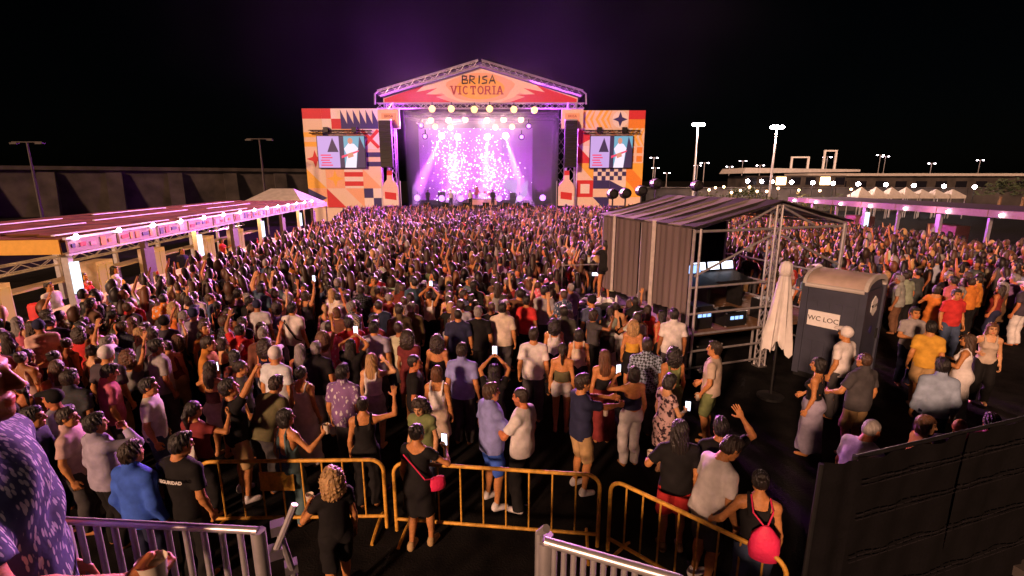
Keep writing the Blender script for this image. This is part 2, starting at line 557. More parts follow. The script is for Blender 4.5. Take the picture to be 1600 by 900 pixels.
# ---------------------------------------------------------------- far right: harbour front
def far_right():
    t = thing('quay_parapet', 'long low dark quay wall far behind the bar canopy', 'wall', (20, 74, 0), R(-4))
    for k in range(12):
        MB().box((k * 9 + 4.4, 0, 1.6), (8.9, .8, 3.2)).build('wall_section', 'concrete', t)
        MB().box((k * 9 + 4.4, 0, 3.28), (9, 1.1, .14)).build('coping', 'concrete', t)
    p = atY(1245, 268, 95)
    t = thing('harbour_building', 'low flat white roofed harbour building with square roof frames', 'building', (p.x, 95, 0))
    MB().box((0, 4, 2.6), (19, 8, 5.2)).build('wall', 'concrete', t)
    MB().prism([(-11, 5.6), (-10.4, 6.6), (11, 6.3), (11, 5.9)], -1.5, 9, 'y').build('roof', 'canvas', t)
    for i in range(7):
        MB().box((-8.4 + i * 2.8, -.05, 4.2), (1.8, .1, 1.4)).build('window', 'bulb_warm' if i in (2, 5) else 'glass_dark', t)
    for (x0, w_, h) in ((1.5, 3.2, 2.4), (7.2, 2.2, 3.6)):
        f = MB()
        f.box((x0 - w_ / 2, 2, 6.4 + h / 2), (.3, .3, h)).box((x0 + w_ / 2, 2, 6.4 + h / 2), (.3, .3, h)).box((x0, 2, 6.4 + h - .15), (w_ - .31, .28, .28))
        f.build('roof_frame', 'white', t)
    p = atY(1450, 268, 120)
    t = thing('long_shed', 'very long dark flat roofed shed behind the string of bulbs', 'building', (p.x + 10, 120, 0))
    MB().box((0, 3, 2.6), (78, 8, 5.2)).build('wall', 'concrete', t)
    MB().box((0, 3, 5.6), (80, 10, .6)).build('roof', 'canvas', t)
    for i in range(16):
        MB().box((-36 + i * 4.8, -1.06, 2.6), (2.6, .1, 3)).build('opening', 'glass_dark', t)
    # string of bulbs along the promenade: every bulb on its own short post
    for k, px in enumerate((1168, 1190, 1206, 1237, 1270, 1302, 1341, 1384, 1428, 1475, 1523)):
        p = atY(px, 283 + (px - 1168) * .026, 66)
        t = thing('bulb_post', 'white glowing globe lamp along the quay, %s of eleven' % nth(k, 11), 'lamp', (p.x, 66, 0), 0, 'globe lamps along the quay')
        MB().tube([(0, 0, 0), (0, 0, p.z - .2)], .05, 6).build('post', 'black_metal', t)
        MB().lathe((0, 0, p.z), [(.06, -.24), (.19, -.15), (.25, 0), (.19, .16), (.06, .24)], 10).build('globe', 'mast_lamp', t, True)
    # small white pagoda tents
    for k, px in enumerate((1345, 1368, 1392, 1415, 1440, 1462, 1488)):
        p = atY(px, 300, 58)
        marquee('pagoda_tent', 'small pointed white tent beyond the bar canopy, %s of the row' % nth(k, 7), (p.x, 58, 0), 1.75, 1.9, 2.6, 3.6 - .25 * (k > 3), 'row of pointed white tents', 'canvas', .02)
    p = atY(1300, 305, 55)
    for k, (px, r) in enumerate(((1160, 1.2), (1140, 1.0), (1540, 2.4), (1575, 2.8))):
        p = atY(px, 300, 62)
        t = thing('palm_shrub' if k > 1 else 'round_bush', ('%s drooping palm shrub beside the quay wall' % ('smaller' if k == 2 else 'larger') if k > 1 else '%s round bush beside the harbour lights' % ('larger' if k == 0 else 'smaller')), 'shrub', (p.x, 60, 0), 0, 'quay palms' if k > 1 else 'quay bushes')
        m = MB()
        rn = random.Random(k)
        MB().tube([(0, 0, 0), (.05, 0, 2.4)], [.2, .14], 7).build('trunk', 'wood', t)
        for i in range(260):
            th, ph = rn.random() * 6.28, rn.random() * 1.6
            q = Vector((math.cos(th) * math.sin(ph), math.sin(th) * math.sin(ph), math.cos(ph) * .8)) * r * rn.uniform(.5, 1)
            c = Vector((0, 0, 2.6)) + q
            u = Vector((rn.uniform(-1, 1), rn.uniform(-1, 1), rn.uniform(-1, .2))).normalized() * .3
            v = u.orthogonal().normalized() * .09
            m.add([c - u, c + v, c + u, c - v], [(0, 1, 2, 3)])
        m.build('crown', 'bush', t)
    # warm festoon lamps and bushes before the quay wall
    rn = random.Random(9)
    for k, px in enumerate((1108, 1118, 1131, 1143, 1157, 1171, 1183, 1198, 1216, 1248, 1281, 1330)):
        p = atY(px, 296 + rn.uniform(-4, 6), 50 + rn.uniform(-2, 5))
        t = thing('festoon_lamp', 'small amber lamp on a stake before the quay wall, %s of twelve' % nth(k, 12), 'lamp', (p.x, p.y, 0), 0, 'amber lamps before the quay')
        MB().tube([(0, 0, 0), (0, 0, p.z)], .03, 6).build('stake', 'black_metal', t)
        MB().lathe((0, 0, p.z), [(.04, -.12), (.12, -.05), (.13, .05), (.05, .12)], 8).build('bulb', 'bulb_warm', t, True)
        if k % 3 == 0: lamp('POINT', (0, -.3, p.z), 260, (1, .45, .15), t, size=.15)
    for k, px in enumerate((1102, 1126, 1150, 1176, 1205, 1262, 1312)):
        p = atY(px, 300, 53)
        t = thing('low_bush', 'low leafy bush among the amber lamps, %s of seven' % nth(k, 7), 'bush', (p.x, 54, 0), 0, 'bushes before the quay')
        m = MB()
        MB().tube([(0, 0, 0), (0, 0, 1.6)], [.09, .05], 6).build('trunk', 'wood', t)
        for i in range(150):
            c = Vector((rn.gauss(0, .55), rn.gauss(0, .4), 2.0 + rn.gauss(0, .45)))
            u = Vector((rn.uniform(-1, 1), rn.uniform(-1, 1), rn.uniform(-1, 1))).normalized() * .2
            v = u.orthogonal().normalized() * .08
            m.add([c - u, c + v, c + u, c - v], [(0, 1, 2, 3)])
        m.build('crown', 'bush', t)
    # lamp masts
    for px, yt, Y, e, lab in ((1091, 194, 70, 8000, 'tall lit mast lamp with pinkish glow nearer the stage'), (1214, 198, 64, 12000, 'tall lit mast lamp with brightest white glow above harbour building')):
        p = atY(px, yt, Y)
        t = thing('mast_lamp', lab, 'mast lamp', (p.x, Y, 0))
        MB().tube([(0, 0, 0), (0, 0, p.z)], [.2, .1], 8).build('mast', 'galv', t, True)
        MB().tube([(-.8, 0, p.z), (.8, 0, p.z)], .06, 6).build('cross_arm', 'galv', t)
        for s in (-.55, 0, .55):
            MB().lathe((s, -.12, p.z - .08), [(.1, -.2), (.3, -.1), (.34, .05), (.2, .2), (.06, .25)], 12).build('lamp_head', 'mast_lamp', t, True)  # heads enlarged and rounded, lamp glare put into their shape
        lamp('POINT', (0, -.4, p.z - .5), e, (1, .62, .48), t, size=.3)
    for k, (px, yt, Y) in enumerate(((1022, 246, 140), (1024, 262, 150), (1090, 258, 150), (1101, 254, 130), (1140, 260, 160), (1161, 251, 150), (1188, 258, 140), (1293, 245, 130), (1376, 242, 150), (1384, 244, 155), (1456, 255, 150), (1532, 250, 150), (1042, 270, 180))):
        p = atY(px, yt, Y)
        t = thing('street_lamp', 'tiny far lit street lamp above the harbour, %s of thirteen' % nth(sorted((1022, 1024, 1090, 1101, 1140, 1161, 1188, 1293, 1376, 1384, 1456, 1532, 1042)).index(px), 13), 'street lamp', (p.x, Y, 0), 0, 'far harbour street lamps')
        MB().tube([(0, 0, 0), (0, 0, p.z)], .1, 6).build('pole', 'galv', t)
        MB().box((0, 0, p.z), (2.0, .2, .1)).build('cross_arm', 'galv', t)
        for s in (-.9, .9):
            MB().lathe((s, 0, p.z - .1), [(.1, -.1), (.3, 0), (.1, .12)], 8).build('lamp_head', 'bulb', t)
far_right()

# ================================================================== THE STAGE
SY = 53.0
SX = atY(752, 250, SY).x
def sx(px, y=230): return atY(px, y, SY).x - SX
def sz(y): return atY(752, y, SY).z
STG = thing('concert_stage', 'big gabled concert stage with lit pink roof front and truss towers', 'stage', (SX, SY, 0))
Z_AP, Z_EV, Z_BT = sz(97), sz(147), sz(160)
W_R, W_O = 10.7, 8.3
DEPTH = 11.0
def stage():
    t = STG
    n = 14
    for i in range(n):
        for j in range(5):                                  # deck panels
            pass
    MB().box((0, DEPTH / 2 + .2, .75), (2 * W_O + 4, DEPTH, 1.5)).build('deck', 'black_cloth', t)
    # gable print: pink panel with flame shapes
    gab = MB()
    gab.prism([(-W_R + .7, Z_BT), (W_R - .7, Z_BT), (W_R - .7, Z_EV - .35), (0, Z_AP - .55), (-W_R + .7, Z_EV - .35)], .05, .12)
    g = gab.build('gable_panel', 'cream', t)
    pr = MB()
    fl = [[(-9.9, Z_BT + .03), (-3.0, Z_BT + .03), (-4.6, Z_BT + .55), (-3.6, Z_BT + .75), (-5.6, Z_BT + .8), (-4.4, Z_BT + 1.4), (-6.6, Z_BT + 1.0), (-5.7, Z_BT + 1.7), (-9.9, Z_BT + .35)]]
    for s in (1, -1):
        for f in fl:
            q = [(x * -s, z) for x, z in f]
            pr.prism(q if s > 0 else q[::-1], .040, .046, 'y', 0)
    for s in (1, -1):
        q = [(s * x, z) for x, z in [(2.0, Z_BT + .03), (9.0, Z_BT + .03), (5.4, Z_BT + .5), (4.0, Z_BT + .95), (3.4, Z_BT + .5)]]
        pr.prism(q, .046, .049, 'y', 1)
    ell = [(3.4 * math.cos(a) * (1 + .08 * math.sin(5 * a)), Z_BT + 1.45 + 1.4 * math.sin(a)) for a in np.linspace(0, 6.283, 28)[:-1]]
    pr.prism(ell, .035, .039, 'y', 2)
    ell = [(2.5 * math.cos(a), Z_BT + 1.35 + 1.05 * math.sin(a)) for a in np.linspace(0, 6.283, 28)[:-1]]
    pr.prism(ell, .029, .033, 'y', 3)
    pr.build('flame_print', ['red', 'pinkish', 'peach', 'yellow'], g)
    # BRISA in brush capitals, VICTORIA in slab capitals
    let = MB()
    strokes = {'B': [[(0, 0), (0.05, 1)], [(0, 1), (.5, .9), (.45, .6), (0.05, .5), (.6, .4), (.55, .05), (0, 0)]],
               'R': [[(0, 0), (.05, 1)], [(0, 1), (.55, .85), (.45, .55), (.05, .5), (.6, -.05)]],
               'I': [[(.2, 0), (.25, 1)]],
               'S': [[(.6, .95), (.1, .8), (.1, .6), (.55, .4), (.5, .1), (0, 0)]],
               'A': [[(0, 0), (.35, 1.05), (.65, 0)], [(.1, .35), (.6, .38)]]}
    x0 = -1.85
    for ch, adv in (('B', .8), ('R', .8), ('I', .5), ('S', .8), ('A', .8)):
        for st in strokes[ch]:
            let.tube([(x0 + px * .95, .0, sz(130.5) + pz * .75) for px, pz in st], .065, 6)
        x0 += adv * .95
    let.build('lettering', 'ink', g)
    vic = MB()
    H, S = .82, .13
    z0 = sz(147.5)
    x0 = -3.05
    def bar(xa, za, xb, zb, w_=S):
        a, b = Vector((xa, za)), Vector((xb, zb))
        d = (b - a).normalized()
        nrm = Vector((-d.y, d.x)) * w_ / 2
        vic.prism([tuple(a - nrm), tuple(b - nrm), tuple(b + nrm), tuple(a + nrm)], -.02 + .0017 * len(vic.f) % .012, .02, 'y')
    def serif(xc, z, w_=.34):
        vic.prism([(xc - w_ / 2, z), (xc + w_ / 2, z), (xc + w_ / 2, z + .08), (xc - w_ / 2, z + .08)], -.012, .022, 'y')
    for ch in 'VICTORIA':
        wd = .66 if ch != 'I' else .36
        L_, R_, C_ = x0 + .08, x0 + wd - .08, x0 + wd / 2
        if ch == 'V':
            bar(L_, z0 + H, C_, z0); bar(R_, z0 + H, C_, z0); serif(L_, z0 + H - .08, .3); serif(R_, z0 + H - .08, .3)
        elif ch == 'I':
            bar(C_, z0, C_, z0 + H); serif(C_, z0); serif(C_, z0 + H - .08)
        elif ch == 'T':
            bar(C_, z0, C_, z0 + H); bar(L_ - .04, z0 + H - .06, R_ + .04, z0 + H - .06); serif(C_, z0)
            bar(L_, z0 + H, L_, z0 + H - .26, .08); bar(R_, z0 + H, R_, z0 + H - .26, .08)
        elif ch in 'CO':
            pts = [(C_ + math.cos(a) * .25, z0 + H / 2 + math.sin(a) * (H / 2 - .05)) for a in np.linspace(.8, 5.5, 11)] if ch == 'C' else \
                  [(C_ + math.cos(a) * .26, z0 + H / 2 + math.sin(a) * (H / 2 - .05)) for a in np.linspace(0, 6.283, 15)]
            for p_, q_ in zip(pts, pts[1:]):
                bar(*p_, *q_, .12)
        elif ch == 'R':
            bar(L_, z0, L_, z0 + H); serif(L_, z0, .28); bar(L_, z0 + H - .05, R_ - .1, z0 + H - .05, .1); bar(L_, z0 + .42, R_ - .1, z0 + .42, .1)
            bar(R_ - .08, z0 + H - .05, R_ - .08, z0 + .4); bar(C_, z0 + .42, R_, z0); serif(R_, z0, .22)
        elif ch == 'A':
            bar(L_, z0, C_, z0 + H); bar(R_, z0, C_, z0 + H); bar(L_ + .1, z0 + .28, R_ - .1, z0 + .28, .09); serif(L_, z0, .28); serif(R_, z0, .28)
        x0 += wd + .1
    vic.build('lettering', 'dark_red', g)
    # truss along the gable edge, with rounded eaves
    for s in (1, -1):
        MB().truss((s * .1, -.1, Z_AP - .1), (s * (W_R - .3), -.1, Z_EV + .05), .55, .05, 16).build('roof_truss', 'alu', t)
        MB().tube([(s * (W_R - .3), -.1, Z_EV + .3), (s * (W_R + .1), -.1, Z_EV - .0), (s * (W_R + .15), -.1, Z_BT - .2)], .09, 7).build('eave_bend', 'alu', t)
        MB().add([(0, 0, Z_AP + .05), (s * (W_R), 0, Z_EV + .15), (s * (W_R), DEPTH + 1, Z_EV + .15), (0, DEPTH + 1, Z_AP + .05),
                  (0, 0, Z_AP - .03), (s * (W_R), 0, Z_EV + .07), (s * (W_R), DEPTH + 1, Z_EV + .07), (0, DEPTH + 1, Z_AP - .03)],
                 [(0, 1, 2, 3), (7, 6, 5, 4), (0, 4, 5, 1), (1, 5, 6, 2), (2, 6, 7, 3)]).build('roof_sheet', 'tent_roof', t)
    MB().truss((-W_R, .3, Z_BT - .3), (W_R, .3, Z_BT - .3), .5, .05, 36).build('front_truss', 'alu', t)
    for yy in (2.5, 5.5, 8.5):
        MB().truss((-W_O, yy, Z_BT - .9), (W_O, yy, Z_BT - .9), .45, .04, 28).build('lighting_truss', 'black_metal', t)
    for s in (1, -1):
        xc = s * (sx(611) * -1)
        for dy in (0, DEPTH - .5):
            MB().truss((xc, .3 + dy, 0), (xc, .3 + dy, Z_BT), .9, .06, 10).build('tower_truss', 'alu', t)
        MB().box((s * (W_O + .05), DEPTH / 2 + 1.2, Z_BT / 2), (.06, DEPTH - 2, Z_BT - .6)).build('side_curtain', 'black_cloth', t)
        MB().box((xc, -.28, Z_BT - .75 - .9), (2.25, .08, 1.9)).build('tower_sign', 'cream', t)
        MB().box((xc, -.33, Z_BT - .75 - .9), (1.5, .02, 1.1)).build('sign_print', 'peach', t)
        text_mesh('lettering', 'BRISA', .36, 'dark_red', t, (xc, -.35, Z_BT - 1.4), depth=.008)
        text_mesh('lettering', 'VICTORIA', .30, 'dark_red', t, (xc, -.35, Z_BT - 1.85), depth=.008)
    MB().box((0, DEPTH + .3, Z_BT / 2), (2 * W_O, .08, Z_BT - .5)).build('back_curtain', 'black_cloth', t)
    for i in range(12):
        MB().box((-W_O - 1 + (i + .5) * (2 * W_O + 2) / 12, .12, .8), ((2 * W_O + 2) / 12 - .04, .06, 1.4)).build('skirt_panel', 'black_cloth', t)
stage()

def line_array(s):
    xc = SX + s * 10.35 - .0
    xc = atY(607 if s < 0 else 890, 230, SY).x
    t = thing('line_array', 'black hanging loudspeaker column at the %s stage tower' % ('striped banner side' if s < 0 else 'tower nearest the mast lamps'), 'loudspeaker', (xc, SY - .85, 0), 0, 'hanging loudspeaker columns')
    z0 = sz(262)
    for k in range(11):
        MB().box((0, .02 * k * (k < 4) * .3, z0 + .22 + k * .42), (1.25, .6, .40), 0, 0, Matrix.Rotation(R(-max(0, 5 - k) * 2), 3, 'X')).build('cabinet', 'black_plastic', t)
    MB().box((0, .1, z0 + 11 * .42 + .1), (1.2, .4, .12)).build('rigging_bar', 'alu', t)
for s in (-1, 1): line_array(s)

def bottle_cutout(px, lab):
    x = atY(px, 295, SY).x
    z0, z1 = sz(321), sz(266)
    t = thing('bottle_cutout', lab, 'sign', (x, SY - .6, 0), 0, 'bottle shaped signs')
    k = (z1 - z0)
    prof = [(-.85, 0), (.85, 0), (.85, .52), (.7, .62), (.3, .74), (.26, .98), (-.26, .98), (-.3, .74), (-.7, .62), (-.85, .52)]
    MB().prism([(a, z0 + b * k) for a, b in prof], 0, .12).build('board', 'blush', t)
    MB().prism([(a * .93, z0 + .06 + b * k * .5) for a, b in prof[:3] + [(-.85, .52)]], -.012, -.004).build('label_print', 'flag_white', t)
    MB().prism([(-.6, z0 + k * .2), (.6, z0 + k * .16), (.6, z0 + k * .36), (-.6, z0 + k * .4)], -.022, -.016).build('label_print', 'red', t)
    MB().prism([(-.27, z0 + k * .86), (.27, z0 + k * .86), (.26, z0 + k * .985), (-.26, z0 + k * .985)], -.03, -.004).build('cap', 'red', t)
    MB().box((0, .2, z0 / 2), (.2, .14, z0)).build('stand', 'black_metal', t)
    MB().box((-1.0, .3, z0 + k * .3), (.08, .1, k * .8)).build('frame_post', 'alu', t)
    MB().box((1.0, .3, z0 + k * .3), (.08, .1, k * .8)).build('frame_post', 'alu', t)
bottle_cutout(612, 'bottle shaped board under the loudspeaker column nearest the long bar')
bottle_cutout(884, 'bottle shaped board under the loudspeaker column nearest the mast lamps')

# ---------------------------------------------------------------- flag banners
class Print(MB):
    """flat printed shapes on a banner, each a hair proud of the one below"""
    def __init__(s, names):
        super().__init__()
        s.names, s.k = names, 0
    def p(s, pts, c):
        s.k += 1
        y = -.004 - .0022 * s.k
        k = len(s.v)
        s.v += [(x, y, z) for x, z in pts]
        s.f.append(tuple(range(k, k + len(pts))))
        s.m.append(s.names.index(c))
    def r(s, x0, z0, x1, z1, c):
        s.p([(x0, z0), (x1, z0), (x1, z1), (x0, z1)], c)
NAMES = ['cream', 'red', 'navy', 'orange', 'yellow', 'flag_white', 'peach', 'pinkish']
def cell(P, kind, x, z, w_, h, a, b):
    P.r(x, z, x + w_, z + h, a)
    X = lambda u: x + u * w_
    Z = lambda v: z + v * h
    if kind == 'zig':
        for i in range(3):
            P.p([(X(i / 3), Z(0.0)), (X(i / 3), Z(.95)), (X((i + 1) / 3), Z(.25)), (X((i + 1) / 3), Z(0.0))][:4], b)
    elif kind == 'check':
        n = 5 if w_ > 2.2 else 4
        for i in range(n):
            for j in range(n):
                if (i + j) % 2 == 0: P.r(X(i / n), Z(j / n), X((i + 1) / n), Z((j + 1) / n), b)
    elif kind == 'quarter':
        P.r(X(0), Z(.5), X(.5), Z(1), b); P.r(X(.5), Z(0), X(1), Z(.5), b)
    elif kind == 'stripe':
        P.r(X(0), Z(.12), X(1), Z(.36), b); P.r(X(0), Z(.6), X(1), Z(.84), b)
    elif kind == 'cross':
        for q in ([(0, .12), (.12, 0), (1, .88), (.88, 1)], [(0, .88), (.88, 0), (1, .12), (.12, 1)]): P.p([(X(u), Z(v)) for u, v in q], b)
    elif kind == 'star':
        P.p([(X(.5 + (.46 if i % 2 == 0 else .16) * math.cos(i * math.pi / 4)), Z(.5 + (.46 if i % 2 == 0 else .16) * math.sin(i * math.pi / 4))) for i in range(8)], b)
    elif kind == 'tri':
        P.p([(X(0), Z(0)), (X(1), Z(0)), (X(0), Z(1))], b)
    elif kind == 'tri2':
        P.p([(X(0), Z(0)), (X(1), Z(.5)), (X(0), Z(1))], b)
    elif kind == 'chev':
        for i in range(3):
            o = i * .33
            P.p([(X(o), Z(.5)), (X(min(1, o + .3)), Z(1)), (X(min(1, o + .48)), Z(1)), (X(o + .17), Z(.5)), (X(min(1, o + .48)), Z(0)), (X(min(1, o + .3)), Z(0))], b)
    elif kind == 'circle':
        P.p([(X(.5 + .48 * math.cos(i * .314)), Z(.5 + .48 * math.sin(i * .314))) for i in range(20)], 'flag_white')
        P.p([(X(.5 + (.44 if i % 2 == 0 else .17) * math.cos(i * math.pi / 4)), Z(.5 + (.44 if i % 2 == 0 else .17) * math.sin(i * math.pi / 4))) for i in range(8)], b)
    elif kind == 'frame':
        P.r(X(.22), Z(.22), X(.78), Z(.78), b)
    elif kind == 'half':
        P.r(X(0), Z(.5), X(1), Z(1), b)
    elif kind == 'squares':
        for i in range(2):
            for j in range(2): P.r(X(.08 + i * .5), Z(.08 + j * .5), X(.42 + i * .5), Z(.42 + j * .5), b)
def banner(px0, px1, ytop, grid, label, scr):
    x0, x1 = atY(px0, 240, SY).x, atY(px1, 240, SY).x
    zt = sz(ytop)
    W = x1 - x0
    t = thing('flag_banner', label, 'banner', (x0, SY + .2, 0), 0, 'signal flag banners beside the stage')
    MB().box((W / 2, .1, zt / 2), (W, .16, zt)).build('backing', 'cream', t)
    P = Print(NAMES)
    nc = len(grid[0])
    cw = W / nc
    for j, row in enumerate(grid):
        for i, (k, a, b) in enumerate(row):
            h = cw * 1.02
            z = zt - (j + 1) * h
            if z < 0: continue
            cell(P, k, i * cw + .003, z, cw - .006, h - .006, a, b)
    o = P.build('flag_print', NAMES, t)
    o.location.y = .015
    for i in range(5):
        MB().tube([(i * W / 4, .5, 0), (i * W / 4, .5, zt)], .06, 6).build('scaffold_post', 'alu', t)
    # video screen hung in front
    a, b = (scr[0], scr[1]), (scr[2], scr[3])
    sx0, sx1, s1, s0 = atY(scr[0], 240, SY).x, atY(scr[2], 240, SY).x, sz(scr[1]), sz(scr[3])
    w_, h_ = sx1 - sx0, s1 - s0
    v = thing('video_screen', label.split(' with')[0].replace('signal flag banner', 'live video screen hung on flag banner'), 'screen', (sx0, SY - .15, s0), 0, 'video screens beside the stage')
    MB().box((w_ / 2, .1, h_ / 2), (w_ + .16, .14, h_ + .16)).build('housing', 'black_metal', v)
    MB().truss((-.8, .15, h_ + .45), (w_ + .8, .15, h_ + .45), .3, .035, 12).build('hanging_truss', 'black_metal', v)
    for q in (.2, .8):
        MB().box((w_ * q, .1, h_ + .65), (.5, .4, .5)).build('hoist', 'black_metal', v)
    NS = ['scr_lilac', 'scr_white', 'scr_dark', 'scr_red', 'scr_teal', 'scr_skin']
    S = Print(NS)
    S.k = 0
    S.r(0, 0, w_ * .46, h_, 'scr_lilac')
    S.p([(w_ * .2, h_ * .5), (w_ * .44, h_ * .5), (w_ * .32, h_ * .95)], 'scr_dark')
    for i in range(5):
        S.r(w_ * (.05 + .02 * (i % 2)), h_ * (.06 + .08 * i), w_ * (.3 - .03 * (i % 3)), h_ * (.1 + .08 * i), 'scr_red')
    S.r(w_ * .46, 0, w_ * .56, h_, 'scr_dark')
    S.r(w_ * .56, 0, w_, h_, 'scr_teal')
    S.p([(w_ * .8, 0), (w_, 0), (w_, h_ * .6), (w_ * .9, h_)], 'scr_dark')
    S.p([(w_ * u, h_ * q) for u, q in ((.56, .0), (.8, .0), (.83, .45), (.86, .62), (.78, .76), (.66, .78), (.56, .6), (.62, .4))], 'scr_white')
    S.p([(w_ * (.7 + .055 * math.cos(i * .628)), h_ * (.85 + .1 * math.sin(i * .628))) for i in range(10)], 'scr_skin')
    S.p([(w_ * u, h_ * q) for u, q in ((.5, .3), (.86, .5), (.88, .56), (.5, .38))], 'scr_red')
    S.p([(w_ * u, h_ * q) for u, q in ((.64, .3), (.76, .36), (.74, .5), (.62, .44))], 'scr_skin')
    S.build('picture', NS, v)
G1 = [[('half', 'cream', 'red'), ('quarter', 'flag_white', 'red'), ('zig', 'flag_white', 'navy'), ('zig', 'flag_white', 'navy')],
      [('stripe', 'cream', 'yellow'), ('tri', 'cream', 'navy'), ('tri', 'peach', 'cream'), ('cross', 'flag_white', 'red')],
      [('star', 'cream', 'red'), ('half', 'cream', 'peach'), ('half', 'cream', 'navy'), ('stripe', 'cream', 'navy')],
      [('tri', 'cream', 'yellow'), ('star', 'peach', 'yellow'), ('stripe', 'flag_white', 'red'), ('tri', 'cream', 'peach')],
      [('tri2', 'peach', 'navy'), ('tri', 'cream', 'red'), ('tri', 'peach', 'cream'), ('quarter', 'flag_white', 'navy')],
      [('tri', 'navy', 'peach'), ('half', 'cream', 'navy'), ('quarter', 'flag_white', 'navy'), ('half', 'navy', 'cream')]]
G2 = [[('chev', 'cream', 'yellow'), ('chev', 'cream', 'yellow'), ('circle', 'cream', 'navy'), ('half', 'orange', 'red')],
      [('tri2', 'cream', 'red'), ('tri', 'cream', 'peach'), ('tri', 'cream', 'peach'), ('chev', 'cream', 'yellow')],
      [('tri', 'flag_white', 'red'), ('zig', 'cream', 'red'), ('half', 'cream', 'peach'), ('squares', 'cream', 'orange')],
      [('tri', 'yellow', 'cream'), ('check', 'flag_white', 'navy'), ('check', 'flag_white', 'navy'), ('tri', 'yellow', 'orange')],
      [('frame', 'red', 'flag_white'), ('half', 'cream', 'navy'), ('tri2', 'flag_white', 'navy'), ('tri', 'orange', 'yellow')],
      [('half', 'pinkish', 'cream'), ('tri', 'navy', 'cream'), ('half', 'navy', 'cream'), ('half', 'orange', 'cream')]]
banner(476, 594, 169, G1, 'tall signal flag banner nearest the long bar with zigzag and cross flags', (498, 213, 571, 262))
banner(903, 1006, 172, G2, 'tall signal flag banner nearest the mast lamps with circle and chequered flags', (922, 213, 987, 262))

# ---------------------------------------------------------------- stage lighting
LIGHTS = [(675, 170, 'w'), (705, 170, 'w'), (741, 171, 'w'), (765, 170, 'w'), (803, 171, 'w'), (835, 172, 'w'),
          (673, 188, 'w'), (701, 188, 'w'), (727, 187, 'w'), (761, 188, 'w'), (787, 187, 'w'), (814, 187, 'w'),
          (658, 196, 'v'), (680, 198, 'w'), (704, 199, 'w'), (774, 199, 'w'), (800, 198, 'w'), (826, 197, 'v'),
          (690, 212, 'b'), (715, 214, 'b'), (762, 214, 'b'), (790, 212, 'b'), (664, 213, 'v'), (815, 214, 'v'),
          (652, 309, 'f'), (690, 310, 'f'), (720, 310, 'f'), (780, 310, 'f'), (812, 310, 'f'), (848, 309, 'f')]
WORDS = ['topmost', 'middle', 'lower', 'lowest', 'floor']
for i, (px, py, k) in enumerate(LIGHTS):
    Y = SY + (2.2 if i < 6 else 5.2 if i < 12 else 6.5 if i < 18 else 8.2 if i < 24 else 3.4)
    if k == 'v': Y = SY + .3
    if i < 6: Y = SY - .25
    p = atY(px, py, Y)
    row = WORDS[0 if i < 6 else 1 if i < 12 else 2 if i < 18 else 3 if i < 24 else 4]
    g_ = sorted(q[0] for q in LIGHTS[(i // 6) * 6:(i // 6) * 6 + 6])
    t = thing('stage_light', '%s stage lamp, %s in the %s row of lamps' % ({'w': 'round warm white', 'v': 'small violet', 'b': 'white beam', 'f': 'violet wash'}[k], nth(g_.index(px), 6), row), 'stage light', (p.x, Y, p.z), 0, '%s row of stage lamps' % row)
    if i == 0:
        base = MB().lathe((0, 0, 0), [(.10, -.5), (.24, -.42), (.30, -.1), (.32, 0)], 12)
        base.v = [(x, -z, y) for x, y, z in base.v]
        hb = base.build('housing', 'black_metal', t)
        HM = hb.data
    else:
        hb = bpy.data.objects.new('housing', HM); COL.objects.link(hb); hb.parent = t
    # turn housings so that lens faces the crowd
    hb.rotation_euler = (0, 0, 0)
    MB().box((0, .25, .45), (.08, .2, .5)).build('yoke', 'black_metal', t)
    ln = MB().lathe((0, 0, 0), [(.05, -.04), (.33, -.01), (.34, .02)] if k != 'v' else [(.05, -.03), (.2, -.01), (.21, .02)], 16)
    ln.v = [(x, z, y) for x, y, z in ln.v]
    ln.build('lens', {'w': 'lamp_warm', 'v': 'lamp_violet', 'b': 'lamp_white', 'f': 'lamp_violet'}[k], t)
    if k == 'w' and i < 12:
        lamp('SPOT', (0, -.12, 0), 24000 if i < 6 else 2200, ((1, .58, .40), (1, .25, .70))[i % 2 if i < 6 else 0], t, (0 + (random.random() - .5) * 14, -26, -7), .3, 75, .8)
    if k == 'b':
        lamp('SPOT', (0, -.12, 0), 110000, (.85, .30, 1), t, ((px - 752) * .035 + 1.5 * (i % 2 - .5), -3.0, -7), .08, 13, .25)
    if k == 'f':
        lamp('SPOT', (0, .3, .1), 34000, (.72, .06, .95), t, ((752 - px) * .01, 2.2, 5), .25, 100, .8)
    if k == 'v':
        lamp('SPOT', (0, -.12, 0), 26000, (.52, .06, .80), t, ((px - 752) * .1, -12, 1), .3, 165, .5)

